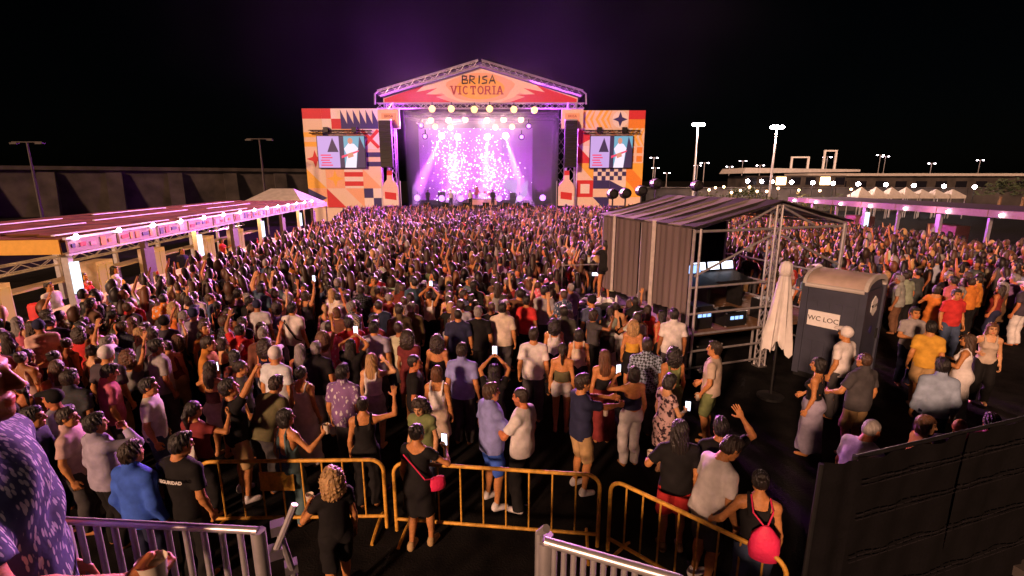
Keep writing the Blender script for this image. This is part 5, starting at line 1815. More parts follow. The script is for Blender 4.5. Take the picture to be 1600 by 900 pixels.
hero(536, 582, 1.78, -12, 'man in purple patterned shirt with short dark hair', 'the man in patterned shirt', dict(top='shirt', bottom='trousers', wide=1.06), 'tan', 'black', 'purple', 'charcoal', mat='cloth_floral')
hero(581, 563, 1.68, -5, 'blonde woman in white vest top raising one hand behind her head', 'the blonde woman in white', dict(sex='f', top='tank', bottom='skirt', hair='long', ra=(.22, .02, 1.62), rh='open', rp=(0, 1, 0), rpole=(1, -.3, 0)), 'light', 'blonde', 'white', 'grey')
o, J = hero(567, 632, 1.64, 10, 'woman in black strappy top with dark bun, one arm lifted', 'the woman in black strappy top', dict(sex='f', top='tank', bottom='trousers', hair='bun', ra=(.42, .15, 1.66), rh='open', rp=(0, 1, 0), rpole=(1, -.3, -.5)), 'tan', 'black', 'black', 'black')
hero(655, 636, 1.62, 165, 'curly haired woman in yellow green top facing the viewer', 'the woman in yellow green facing us', dict(sex='f', top='tee', bottom='trousers', hair='curly', hp=-22), 'light', 'dark', 'green', 'denim')
o, J = hero(652, 676, 1.66, -18, 'woman in short black dress with a pink shoulder bag at the barrier', 'the woman in short black dress', dict(sex='f', top='dress', bottom=None, hair='bun', shoes=True, ra=(.24, .28, 1.30), rh='grip', rpole=(1, -.5, -.6), hy=-15, stride=.08), 'tan', 'black', 'black', 'black', 'khaki')
PB = (o, wl(o, (.25, .02, .98)), wl(o, (.20, -.02, 1.05)), wl(o, (-.11, -.15, 1.40)), wl(o, (.16, -.13, 1.10)))
phone(o, J, 1, 'dark phone in the hand of the woman in short black dress')
o, J = hero(517, 745, 1.62, 35, 'woman with curly blonde hair in black, nearest before the barriers', 'the curly blonde woman', dict(sex='f', top='tee', bottom='shorts', hair='curly', la=(-.20, .30, 1.20), lh='grip', stride=.14, shoes=True), 'tan', 'blonde', 'black', 'black')
cup(o, J, -1, 'drink cup held by the curly blonde woman')
hero(768, 613, 1.80, -62, 'man in light blue shirt and blue shorts talking to a bearded man', 'the man in light blue shirt', dict(top='shirt', bottom='shorts', hair='short', shoes=True, ra=(.1, .36, 1.12), wide=1.15, stance=.14), 'tan', 'brown', 'periwinkle', 'blue', 'white')
o, J = hero(813, 620, 1.78, 62, 'bald bearded man in white t-shirt holding a drink', 'the bald man in white', dict(top='tee', bottom='trousers', hair='buzz', stubble=1, la=(-.10, .32, 1.22), lh='grip', hp=-10, shoes=True, wide=1.08), 'red', 'dark', 'white', 'black', 'white')
cup(o, J, -1, 'amber drink in the hand of the bald bearded man')
hero(683, 583, 1.66, -5, 'brown haired woman in white one shoulder top beside the light blue shirt', 'the woman in white one shoulder top', dict(sex='f', top='tank', bottom='skirt', hair='bob'), 'tan', 'auburn', 'white', 'beige')
hero(722, 548, 1.80, -10, 'man in periwinkle blue shirt with short brown hair', 'the man in periwinkle shirt', dict(top='shirt', bottom='trousers', wide=1.02), 'tan', 'dark', 'periwinkle', 'charcoal')
hero(648, 566, 1.74, -75, 'man in black t-shirt in profile next to the white one shoulder top', 'the man in profile in black', dict(top='tee', bottom='trousers', hair='buzz'), 'red', 'black', 'black', 'charcoal')
o, J = hero(772, 580, 1.66, 0, 'dark haired woman holding a bright phone overhead with both hands', 'the woman with overhead phone', dict(sex='f', top='tee', bottom='trousers', hair='long', la=(-.07, .30, 1.74), ra=(.07, .30, 1.74), lh='grip', rh='grip', lpole=(-1, 0, -.2), rpole=(1, 0, -.2)), 'tan', 'black', 'black', 'black')
phone(o, J, 1, 'bright phone held overhead with both hands', pos=(hand_at(o, J, 1, .1) + hand_at(o, J, -1, .1)) / 2 + Vector((0, 0, .05)))
hero(834, 523, 1.82, -5, 'man in plain white t-shirt with short brown hair from behind', 'the man in plain white t-shirt', dict(top='tee', bottom='trousers', wide=1.02), 'tan', 'dark', 'white', 'charcoal')
hero(866, 506, 1.68, 0, 'woman with long wavy dark hair over a white top', 'the wavy haired woman in white', dict(sex='f', top='tank', bottom='trousers', hair='curly'), 'tan', 'black', 'white', 'black')
hero(879, 546, 1.68, -8, 'woman with ponytail in olive crop top and white shorts', 'the woman in white shorts', dict(sex='f', top='band', bottom='hotpants', hair='ponytail'), 'tan', 'dark', 'olive', 'white')
o, J = hero(911, 598, 1.80, -68, 'man in navy t-shirt and khaki shorts pointing with outstretched arm', 'the pointing man in navy', dict(top='tee', bottom='shorts', ra=(.12, .62, 1.25), la=(-.10, .56, 1.28), rh='grip', shoes=True, stubble=1, stance=.13), 'tan', 'dark', 'navy', 'khaki')
cup(o, J, 1, 'white cup held by the pointing man in navy', pos=hand_at(o, J, 1, .02) + Vector((-.22, -.1, -.05)))
hero(945, 557, 1.68, 0, 'woman with auburn hair and bare back over a maroon skirt', 'the bare backed auburn woman', dict(sex='f', top='band', bottom='longskirt', hair='long'), 'tan', 'auburn', 'black', 'maroon')
o, J = hero(990, 584, 1.66, 12, 'woman in navy strapless top and white trousers filming with a phone', 'the woman in white trousers', dict(sex='f', top='band', bottom='trousers', hair='bob', la=(-.16, .32, 1.46), lh='grip'), 'tan', 'black', 'navy', 'white')
phone(o, J, -1, 'bright upright phone filmed with by the woman in white trousers')
hero(905, 523, 1.66, -10, 'dark haired woman in cream vest top near the pointing man', 'the woman in cream vest', dict(sex='f', top='tank', bottom='trousers', hair='bob'), 'tan', 'black', 'cream', 'black')
hero(1011, 540, 1.78, -10, 'man in blue chequered shirt with dark hair beside the tent', 'the man in chequered shirt', dict(top='shirt', bottom='trousers', wide=1.15), 'tan', 'dark', 'sky', 'charcoal', mat='cloth_check')
o, J = hero(1048, 596, 1.66, -75, 'curly haired person in dark patterned dress looking at a phone', 'the person in patterned dress', dict(sex='f', top='dress', bottom=None, hair='bob', ra=(.06, .3, 1.12), rh='grip', hp=-15), 'light', 'black', 'rose', 'rose', mat='cloth_blotch')
phone(o, J, 1, 'phone with pink glow held by the person in patterned dress', yaw=-20)
hero(1053, 492, 1.80, -5, 'man in loose white shirt beside the tent posts', 'the man in loose white shirt', dict(top='shirt', bottom='trousers', wide=1.06), 'brown', 'black', 'white', 'charcoal')
hero(1052, 552, 1.70, 5, 'woman with long curly black hair in green next to the chequered shirt', 'the woman with curly black hair', dict(sex='f', top='tank', bottom='longskirt', hair='curly'), 'tan', 'black', 'green', 'green')
hero(990, 508, 1.66, -20, 'woman with curly blonde hair in yellow top near the riser', 'the woman in yellow near riser', dict(sex='f', top='band', bottom='skirt', hair='curly'), 'tan', 'blonde', 'yellow', 'black')
hero(928, 492, 1.70, -70, 'person in dark top turned sideways with raised forearm beside the riser', 'the person beside the riser', dict(sex='f', top='tee', bottom='trousers', hair='bob', ra=(.2, .35, 1.5), rh='open'), 'brown', 'dark', 'charcoal', 'black')
o, J = hero(1116, 545, 1.80, 55, 'man in beige t-shirt and green shorts with a small camera on his chest', 'the man in beige t-shirt', dict(top='tee', bottom='shorts', hair='short', la=(-.26, .1, .92), ra=(.14, .2, .98)), 'tan', 'dark', 'beige', 'green')
BC = wl(o, (0, .165, 1.22)); BCy = o.rotation_euler[2]; BCo = o
cup(o, J, -1, 'cup held low by the man in beige t-shirt')
o, J = hero(1062, 672, 1.72, -5, 'person with long dark hair in black t-shirt and red shorts at the barrier', 'the person in red shorts', dict(top='tee', bottom='shorts', hair='long', la=(-.26, .28, 1.1), lh='grip', shoes=True), 'tan', 'black', 'black', 'red', 'brown')
cup(o, J, -1, 'pale cup held by the person in red shorts')
hero(1143, 700, 1.82, -75, 'man in white t-shirt leaning forward and looking down at the slanting barrier', 'the leaning man in white', dict(top='tee', bottom='shorts', lean=16, hp=-28, hair='short', shoes=True), 'tan', 'dark', 'white', 'charcoal')
o, J = hero(1188, 752, 1.66, -22, 'woman in black top with bright pink drawstring backpack leaning on barrier', 'the woman with pink backpack', dict(sex='f', top='tank', bottom='trousers', hair='bun', lean=12, la=(-.42, .10, 1.08), wide=1.1), 'tan', 'black', 'black', 'denim')
DB = wl(o, (.06, -.17, 1.14)); DBo = o
hero(1126, 668, 1.70, -10, 'person in black lifting one forearm behind the leaning man', 'the person lifting a forearm', dict(top='tee', bottom='trousers', ra=(.27, .16, 1.72), rh='open', rp=(-.3, 1, 0), rpole=(1, 0, -.8)), 'tan', 'black', 'black', 'black')
hero(1278, 570, 1.68, 45, 'woman in black top and long pale grey skirt near the toilet cabin', 'the woman in long grey skirt', dict(sex='f', top='lowback', bottom='longskirt', hair='bob', ra=(.2, .2, 1.0)), 'tan', 'black', 'black', 'lavender')
hero(1321, 521, 1.80, 25, 'man in white t-shirt with pale cap before the toilet cabin', 'the man in pale cap', dict(top='tee', bottom='trousers', hair='cap'), 'tan', 'white', 'white', 'charcoal')
hero(1350, 563, 1.78, 15, 'man in dark olive shirt and khaki shorts beside the grey skirt', 'the man in dark olive shirt', dict(top='shirt', bottom='shorts', hair='buzz', wide=1.12, la=(-.3, .25, 1.05)), 'tan', 'brown', 'charcoal', 'khaki')
hero(1362, 672, 1.74, -75, 'grey haired man in white t-shirt behind the mesh fence', 'the grey haired man', dict(top='tee', bottom='trousers', hair='buzz', lean=10, hp=-10, stubble=1, wide=1.06), 'red', 'grey', 'white', 'charcoal')
hero(1448, 664, 1.66, -115, 'woman in yellow top with auburn hair behind the mesh fence', 'the woman in yellow', dict(sex='f', top='tee', bottom='trousers', hair='bob', hp=-5), 'light', 'auburn', 'yellow', 'charcoal')
hero(1500, 668, 1.62, -60, 'bald person just showing above the mesh fence', 'the bald person', dict(top='tee', bottom='trousers', hair='bald'), 'red', 'dark', 'charcoal', 'charcoal')
hero(1549, 660, 1.62, -30, 'person in maroon top with dark hair farthest along the mesh fence', 'the person in maroon', dict(top='tee', bottom='trousers', hair='short'), 'red', 'dark', 'maroon', 'charcoal')
hero(1472, 572, 1.78, -25, 'man in pale blue open shirt standing on the dark ground', 'the man in pale blue shirt', dict(top='long', bottom='trousers', hair='short'), 'tan', 'black', 'sky', 'navy')
hero(1512, 532, 1.70, 40, 'slim woman in long white dress', 'the woman in long white dress', dict(sex='f', top='longdress', bottom=None, hair='long', la=(-.15, .25, 1.2)), 'tan', 'brown', 'white', 'white')
hero(1551, 514, 1.68, 150, 'woman in beige top facing the viewer at the far side', 'the woman in beige', dict(sex='f', top='tank', bottom='trousers', hair='long', ra=(.2, .2, 1.15)), 'light', 'auburn', 'beige', 'black')
hero(1455, 512, 1.76, -30, 'man in yellow t-shirt with khaki shorts', 'the man in yellow', dict(top='tee', bottom='shorts', hair='short'), 'tan', 'black', 'yellow', 'khaki')
hero(1430, 489, 1.76, 170, 'man in grey shirt facing the viewer beyond the toilet cabin', 'the man in grey shirt', dict(top='shirt', bottom='trousers', hair='short', ra=(.12, .3, 1.15)), 'tan', 'black', 'grey', 'navy')
hero(1464, 452, 1.68, -40, 'woman in yellow dress holding a blue bag', 'the woman in yellow dress', dict(sex='f', top='dress', bottom=None, hair='bob', la=(-.2, .3, 1.25)), 'tan', 'dark', 'orange', 'orange')
hero(1495, 460, 1.78, 170, 'man in red t-shirt facing the viewer', 'the man in red t-shirt', dict(top='tee', bottom='trousers', hair='short'), 'tan', 'black', 'red', 'denim')
# farther in, still clearly singled out
o, J = hero(457, 482, 1.80, -12, 'man in white t-shirt with black strap across his back', 'the man with black strap', dict(top='tee', bottom='trousers', wide=1.06), 'tan', 'black', 'white', 'charcoal')
STR = o
hero(585, 512, 1.82, -8, 'broad man in grey purple t-shirt with short black hair', 'the broad man in grey purple', dict(top='tee', bottom='trousers', wide=1.14), 'tan', 'black', 'lavender', 'charcoal')
hero(683, 532, 1.68, 0, 'woman with big curly dark hair and bare shoulders', 'the woman with big curly hair', dict(sex='f', top='band', bottom='skirt', hair='curly'), 'tan', 'dark', 'black', 'black')
hero(716, 492, 1.78, 0, 'man with dark cropped hair in wide navy t-shirt', 'the man in wide navy t-shirt', dict(top='tee', bottom='trousers', wide=1.15, hair='buzz'), 'tan', 'black', 'navy', 'black')
hero(747, 488, 1.80, 0, 'grey haired man in black t-shirt', 'the grey haired man in black', dict(top='tee', bottom='trousers', wide=1.15), 'tan', 'grey', 'black', 'black')
hero(785, 482, 1.82, -5, 'man in pale cream shirt with dark hair', 'the man in pale cream shirt', dict(top='shirt', bottom='trousers', wide=1.1), 'tan', 'black', 'cream', 'charcoal')
hero(823, 470, 1.76, -20, 'person in bright red t-shirt with black hair', 'the person in bright red', dict(top='tee', bottom='trousers'), 'tan', 'black', 'red', 'black')
hero(850, 455, 1.84, -5, 'tall man in pale grey t-shirt beyond the bright red one', 'the tall man in pale grey', dict(top='tee', bottom='trousers', wide=1.05), 'tan', 'black', 'grey', 'charcoal')
o, J = hero(548, 540, 1.66, 0, 'dark haired woman filming with a white phone above her head', 'the woman with white phone', dict(sex='f', top='tee', bottom='trousers', hair='long', ra=(.08, .28, 1.72), la=(-.06, .28, 1.70), rh='grip', lh='grip'), 'tan', 'black', 'black', 'black')
phone(o, J, 1, 'white glowing phone held above a dark haired woman beyond the patterned shirt')
o, J = hero(670, 462, 1.70, 0, 'person in white vest holding a lit phone with both arms up', 'the person in white vest', dict(sex='f', top='tank', bottom='trousers', hair='bun', ra=(.08, .26, 1.76), la=(-.08, .26, 1.76), rh='grip', lh='grip', lpole=(-1, 0, 0), rpole=(1, 0, 0)), 'tan', 'dark', 'white', 'black')
phone(o, J, 1, 'lit phone held up by the person in white vest')
o, J = hero(478, 462, 1.70, -10, 'person with bare arm stretched up holding a small lit phone', 'the person stretching an arm up', dict(sex='f', top='tank', bottom='trousers', hair='bob', ra=(.16, .16, 1.9), rh='grip'), 'tan', 'dark', 'charcoal', 'black')
phone(o, J, 1, 'small lit phone at the end of a bare stretched arm')

# the camera operator on the riser, and the camera
o, J = hero(934, 388, 1.72, 0, 'camera operator in black shorts standing on the riser beside the tent', 'the camera operator', dict(sex='f', top='tee', bottom='hotpants', hair='ponytail', ra=(.12, .35, 1.5), la=(-.14, .35, 1.48), rh='grip', lh='grip', stance=.14), 'tan', 'black', 'black', 'black', z0=1.0, loc=(RIS.x, RIS.y + .25, 1.0))
p = wl(o, (0, .42, 1.56))
t = thing('video_camera', 'video camera on tripod with two lit screens beside the tent', 'video camera', (p.x, p.y, 1.0))
MB().box((0, .15, .58), (.14, .36, .18)).build('body', 'black_plastic', t)
for s in range(3):
    a = s * 2.094 + .5
    MB().tube([(0, .15, .46), (.28 * math.cos(a), .15 + .28 * math.sin(a), 0.004)], .012, 6).build('leg', 'black_metal', t)
m = MB().lathe((0, 0, 0), [(.05, 0), (.06, .16)], 12); m.v = [(x, z + .33, y + .58) for x, y, z in m.v]; m.build('lens', 'black_plastic', t)
for dx, dz in ((.0, .76), (-.2, .66)):
    q = MB().box((dx, -.02, dz), (.2, .02, .12)).build('monitor', 'black_plastic', t)
    MB().box((dx, -.033, dz), (.17, .004, .095)).build('screen', 'phone_light', q)

# -- things people carry
def bag(name, mat, p, w_, h, d_, label, cat, rz=0, strap=None, top=.6):
    t = thing(name, label, cat, p, rz)
    n, vs = 12, []
    zs = [(-.5, .72), (-.45, .9), (-.15, 1.0), (.2, .9), (.42, top), (.5, top * .45)]
    for z, r in zs:
        for k in range(n):
            a = 2 * math.pi * k / n
            q = r * (1 + .06 * math.sin(5 * a + 7 * z))
            vs.append((q * w_ / 2 * math.copysign(abs(math.cos(a)) ** .7, math.cos(a)), q * d_ / 2 * math.sin(a), z * h))
    fs = [(i * n + k, i * n + (k + 1) % n, (i + 1) * n + (k + 1) % n, (i + 1) * n + k) for i in range(len(zs) - 1) for k in range(n)] + [tuple(range(n))[::-1], tuple(range(5 * n, 6 * n))]
    MB().add(vs, fs).build('pouch', mat, t, True)
    if strap:
        rt = Matrix.Rotation(-rz, 3, 'Z')
        for s_ in strap:
            MB().tube([rt @ (Vector(q) - Vector(p)) for q in s_], .008, 6).build('strap', mat, t)
    return t
tb = bag('tote_bag', 'white_cloth', TB, .34, .40, .09, 'white cloth tote bag with red print hanging on a back', 'bag', R(-20), None, .95)
MB().prism([(-.1, -.03), (-.02, .0), (.1, -.02), (.09, .03), (0, .05), (-.1, .02)], -.056, -.050).build('print', 'dark_red', tb)
bag('shoulder_bag', 'pink_fabric', PB[1], .20, .17, .09, 'small bright pink shoulder bag on the woman in short black dress', 'bag', PB[0].rotation_euler[2] + .8, [[PB[1] + Vector((0, 0, .06)), PB[4], PB[3]]], .8)
db = bag('drawstring_backpack', 'pink_fabric', DB, .27, .36, .13, 'bright pink drawstring backpack on the woman leaning on the barrier', 'bag', DBo.rotation_euler[2],
         [[DB + Vector((0, 0, .15)), wl(DBo, (-.06, -.10, 1.40)), wl(DBo, (-.08, .05, 1.50))], [DB + Vector((0, 0, .15)), wl(DBo, (.12, -.06, 1.42)), wl(DBo, (.10, .08, 1.48))]], .45)
c = thing('small_camera', 'small camera hanging on the chest of the man in beige t-shirt', 'camera', BC, BCy)
MB().box((0, .02, 0), (.09, .04, .06)).build('body', 'black_plastic', c)
m = MB().lathe((0, 0, 0), [(.022, 0), (.024, .03)], 10); m.v = [(x, z + .04, y) for x, y, z in m.v]; m.build('lens', 'black_metal', c)
MB().tube([(-.04, .01, .03), (-.07, -.05, .2), (-.06, -.13, .28)], .005, 5).build('strap', 'black_cloth', c)
MB().tube([(.04, .01, .03), (.07, -.05, .2), (.06, -.13, .28)], .005, 5).build('strap', 'black_cloth', c)
s_ = MB().tube([(-.17, -.03, 1.42), (-.10, -.165, 1.36), (.02, -.175, 1.2), (.14, -.155, 1.02), (.19, -.05, .95)], .014, 6).build('bag_strap', 'black_cloth', STR)
lt = text_mesh('lettering', 'SEGURIDAD', .05, 'white', SG, (.05, -.188, 1.33), (math.pi / 2, 0, 0), .002, 1.0, .0015)
for v_ in lt.data.vertices: v_.co.z -= .55 * (v_.co.x + .05) ** 2
print('heroes', len(HERO), time.time() - T0)

# ================================================================== THE CROWD AROUND THEM
TPL = []
def tpl(**k):
    k.setdefault('res', 1.5)
    parts, J = build_person(seed=len(TPL), **k)
    TPL.append((k, parts))
tpl(sex='m', top='tee', bottom='trousers', side=4, twist=8, hp=5)
tpl(sex='m', top='shirt', bottom='trousers', wide=1.08, hy=15, lean=4, side=-3)
tpl(sex='m', top='tee', bottom='shorts', hair='buzz', hp=8, side=-5)
tpl(sex='m', top='long', bottom='trousers', hy=-20, wide=1.03)
tpl(sex='m', top='tee', bottom='trousers', ra=(.24, .3, 1.3), rh='grip', wide=1.1)
tpl(sex='m', top='tee', bottom='trousers', hair='cap', hy=10)
tpl(sex='f', top='tank', bottom='trousers', hair='long', side=5, twist=-10, hp=6)
tpl(sex='f', top='tee', bottom='skirt', hair='long', hy=-20)
tpl(sex='f', top='band', bottom='skirt', hair='bob', ra=(.3, .2, 1.5), rh='open')
tpl(sex='f', top='lowback', bottom='trousers', hair='bun', side=-5, hy=20)
tpl(sex='f', top='dress', bottom=None, hair='curly')
tpl(sex='f', top='tank', bottom='hotpants', hair='ponytail', hy=25)
tpl(sex='f', top='tee', bottom='trousers', hair='bob', la=(-.2, .3, 1.35), lh='grip')
tpl(sex='f', top='tank', bottom='trousers', hair='curly', ra=(.26, .1, 1.9), rh='open', rp=(0, 1, 0))
tpl(sex='m', top='shirt', bottom='shorts', la=(-.3, .12, 1.88), lh='open', lp=(0, 1, 0))
tpl(sex='f', top='longdress', bottom=None, hair='long', hy=10)
tpl(sex='m', top='shirt', bottom='shorts', mat='cloth_check', hy=-12)
tpl(sex='m', top='shirt', bottom='trousers', mat='cloth_floral', hair='buzz')
tpl(sex='f', top='dress', bottom=None, mat='cloth_blotch', hair='long')
print('templates', time.time() - T0)

def poly_in(x, y, poly):
    r = False
    j = len(poly) - 1
    for i in range(len(poly)):
        xi, yi = poly[i]; xj, yj = poly[j]
        if (yi > y) != (yj > y) and x < (xj - xi) * (y - yi) / (yj - yi) + xi: r = not r
        j = i
    return r
bl = lambda x: lb(x, -.75, 0)
Z1 = [(bl(-3).x - 1.5, 4.4), (-4.6, 4.6), (-4.05, 5.75), (1.3, 5.6), (1.9, 7.6), (3.3, 8.8), (3.45, 10.2), (2.2, 14.6), (2.5, 15.4), (8.5, 16.5), (8.9, 13.8), (12, 12.4), (24, 12.0), (22.0, 22), (21.9, 40), (17, 51.4),
      (-17, 51.4), (bl(LBL).x, bl(LBL).y), (bl(0).x, bl(0).y)]
rc = random.Random(21)
cand = []
y = 4.4
while y < 51.4:
    stp = .50 if y < 14 else .53 if y < 30 else .60
    x = -19.0
    row = int(y * 10)
    while x < 24:
        cand.append((x + rc.uniform(-.17, .17), y + rc.uniform(-.2, .2)))
        x += stp * rc.uniform(.88, 1.2)
    y += stp * .98
def dens(x, y):
    if x > 8.2 and y < 16: return .55
    if x > 8.2 and y < 20: return .8
    if 1.5 < x < 9 and 14 < y < 17: return .8
    return .93
pts = []
for x, y in cand:
    if not poly_in(x, y, Z1): continue
    dep = y * math.cos(PIT) + (CAM_H - 1.5) * math.sin(PIT)
    if abs(x) / dep > 1.10: continue
    if rc.random() > dens(x, y): continue
    if (Vector((x, y, 0)) - Vector((RIS.x, RIS.y + .2, 0))).length < 1.35: continue
    if any(abs(b_.x - x) < .5 and abs(b_.y - y) < .5 and math.hypot(b_.x - x, b_.y - y) < .44 for b_, _ in HERO): continue
    if any(.79 < y / b_.y < 1.0 and abs(x / y - b_.x / b_.y) * y < .40 for b_, _ in HERO[1:]): continue
    hx, hy_ = 800 + F * x / (y * math.cos(PIT) + 2.8 * math.sin(PIT)), 450 + F * (2.8 * math.cos(PIT) - y * math.sin(PIT)) / (y * math.cos(PIT) + 2.8 * math.sin(PIT))
    if 575 < hx < 1120 and hy_ > 535: continue
    pts.append((x, y, dep))
pts.sort(key=lambda q: math.hypot(q[0], q[1]) - (5.5 if q[0] > 7.5 else 0))
NIND = 300 - len(HERO)
TOPC = ['white', 'grey', 'charcoal', 'charcoal', 'black', 'black', 'black', 'black', 'navy', 'navy', 'maroon', 'maroon', 'red', 'pink', 'cream', 'olive', 'lavender', 'orange', 'teal', 'denim', 'brown', 'brown', 'purple']  # weighted to dark tops, standing in for dim light on the crowd
BOTC = ['black', 'navy', 'denim', 'charcoal', 'khaki', 'white', 'brown']
HW = {'short': 'short %s hair', 'buzz': 'cropped %s hair', 'long': 'long %s hair', 'bob': '%s bob', 'bun': '%s bun', 'curly': 'curly %s hair', 'ponytail': '%s ponytail', 'cap': '%s cap'}
TWD = {'tee': 't-shirt', 'shirt': 'shirt', 'long': 'sweatshirt', 'tank': 'vest top', 'band': 'crop top', 'lowback': 'halter top', 'dress': 'dress', 'longdress': 'long dress'}
seen = {}
def where(x, y):
    best = min(HERO, key=lambda q: (q[0].x - x) ** 2 + (q[0].y - y) ** 2)
    dx, dy = x - best[0].x, y - best[0].y
    d = math.hypot(dx, dy)
    rel = 'beyond' if dy > .7 * abs(dx) else 'in front of' if dy < -.7 * abs(dx) else 'beside'
    return ('just ' if d < .75 else 'well ' if d > 2.2 and rel == 'beyond' else '') + rel + ' ' + best[1], d
for i, (x, y, dep) in enumerate(pts[:NIND]):
    k, parts = rc.choice(TPL)
    tc_, bc_, hc_ = rc.choice(TOPC), rc.choice(BOTC), rc.choice(('black', 'black', 'dark', 'dark', 'dark', 'brown', 'auburn', 'blonde', 'grey') if k['sex'] == 'f' else ('black', 'black', 'dark', 'dark', 'brown', 'grey'))
    if k.get('hair') == 'cap': hc_ = rc.choice(('white', 'black', 'red', 'navy'))
    wh, d = where(x, y)
    hw = {'dark': 'dark'}.get(hc_, hc_)
    tries = 0
    while True:
        lab = '%s in %s %s with %s, %s' % ('woman' if k['sex'] == 'f' else 'man', tc_, TWD[k['top']], HW[k.get('hair', 'short')] % hw, wh)
        if lab not in seen or tries > 30: break
        tries += 1
        k, parts = rc.choice(TPL)
        tc_ = rc.choice(TOPC)
        if k.get('hair') == 'cap': hc_ = rc.choice(('white', 'black', 'red', 'navy'))
        elif hc_ not in HAIRC: hc_ = 'dark'
        hw = {'dark': 'dark'}.get(hc_, hc_)
    seen[lab] = 1
    if len(lab.split()) > 16: lab = lab.replace(' with ', ', ', 1).replace('just ', '').replace('well ', '')
    if len(lab.split()) > 16: lab = '%s in %s %s, %s' % ('woman' if k['sex'] == 'f' else 'man', tc_, TWD[k['top']], wh)
    sk = SKINS[rc.choice(('tan', 'tan', 'light', 'brown', 'red'))]
    cols = {'body': sk, 'hair': HAIRC.get(hc_, HAIRC['dark']), 'cap': CLO.get(hc_, CLO['white'])}
    tcv = [c * rc.uniform(.75, 1.1) for c in CLO[tc_]]
    for q in ('shirt', 'vest_top', 'crop_top', 'halter_top', 'dress'): cols[q] = tcv
    for q in ('trousers', 'shorts', 'skirt'): cols[q] = CLO[bc_]
    face = math.atan2(-(SX - x), SY + 3 - y)          # towards the stage
    yaw = face + R(rc.gauss(0, 22)) + (R(rc.choice((-70, 70, 150))) if rc.random() < .12 else 0)
    h = rc.gauss(1.77, .06) if k['sex'] == 'm' else rc.gauss(1.66, .055)
    o = place_person(parts, (x, y, 0), yaw, h, lab, 'festival crowd', cols)
    o.rotation_euler[0], o.rotation_euler[1] = R(rc.gauss(0, 1.6)), R(rc.gauss(0, 1.8))
# bar staff behind the counter
for j, (x, yy, tc_, lab) in enumerate(((.9, 1.2, 'white', 'bar worker in white t-shirt at the near end of the long bar'), (2.3, 1.3, 'red', 'bar worker in red t-shirt behind the counter near the near end'), (3.4, 1.2, 'white', 'bar worker in white t-shirt beside the first cool light panel'),
                                       (7.5, 1.3, 'navy', 'bar worker in navy t-shirt at the middle of the long bar'), (11, 1.3, 'red', 'bar worker in red t-shirt at the far half of the long bar'))):
    k, parts = TPL[(0, 6, 7, 2, 12)[j]]
    cols = {'body': SKINS['tan'], 'hair': HAIRC['black']}
    for q in ('shirt', 'vest_top', 'crop_top', 'halter_top', 'dress'): cols[q] = CLO[tc_]
    for q in ('trousers', 'shorts', 'skirt'): cols[q] = CLO['black']
    place_person(parts, lb(x, yy, 0), LBRZ + math.pi + R(20 * (j % 3 - 1)), 1.74, lab, 'bar staff', cols)
# musicians
for j, (px, dy, hgt, ti, tc_, lab) in enumerate(((704, 3.2, 1.8, 4, 'white', 'musician in white on the stage nearest the drum riser'), (735, 2.0, 1.78, 0, 'white', 'singer in white at the stage front'),
                                            (770, 3.0, 1.8, 3, 'black', 'musician in black on the stage beside the singer'), (668, 4.5, 1.75, 1, 'black', 'musician in black near the amplifier stacks'), (745, 6.6, 1.6, 4, 'red', 'drummer in red behind the drum kit'))):
    k, parts = TPL[ti]
    cols = {'body': SKINS['tan'], 'hair': HAIRC['black']}
    for q in ('shirt', 'vest_top'): cols[q] = CLO[tc_]
    for q in ('trousers', 'shorts'): cols[q] = CLO['black']
    place_person(parts, (atY(px, 300, SY + dy).x, SY + dy, 1.5 if j < 4 else 2.2), math.pi, hgt, lab, 'band on stage', cols)

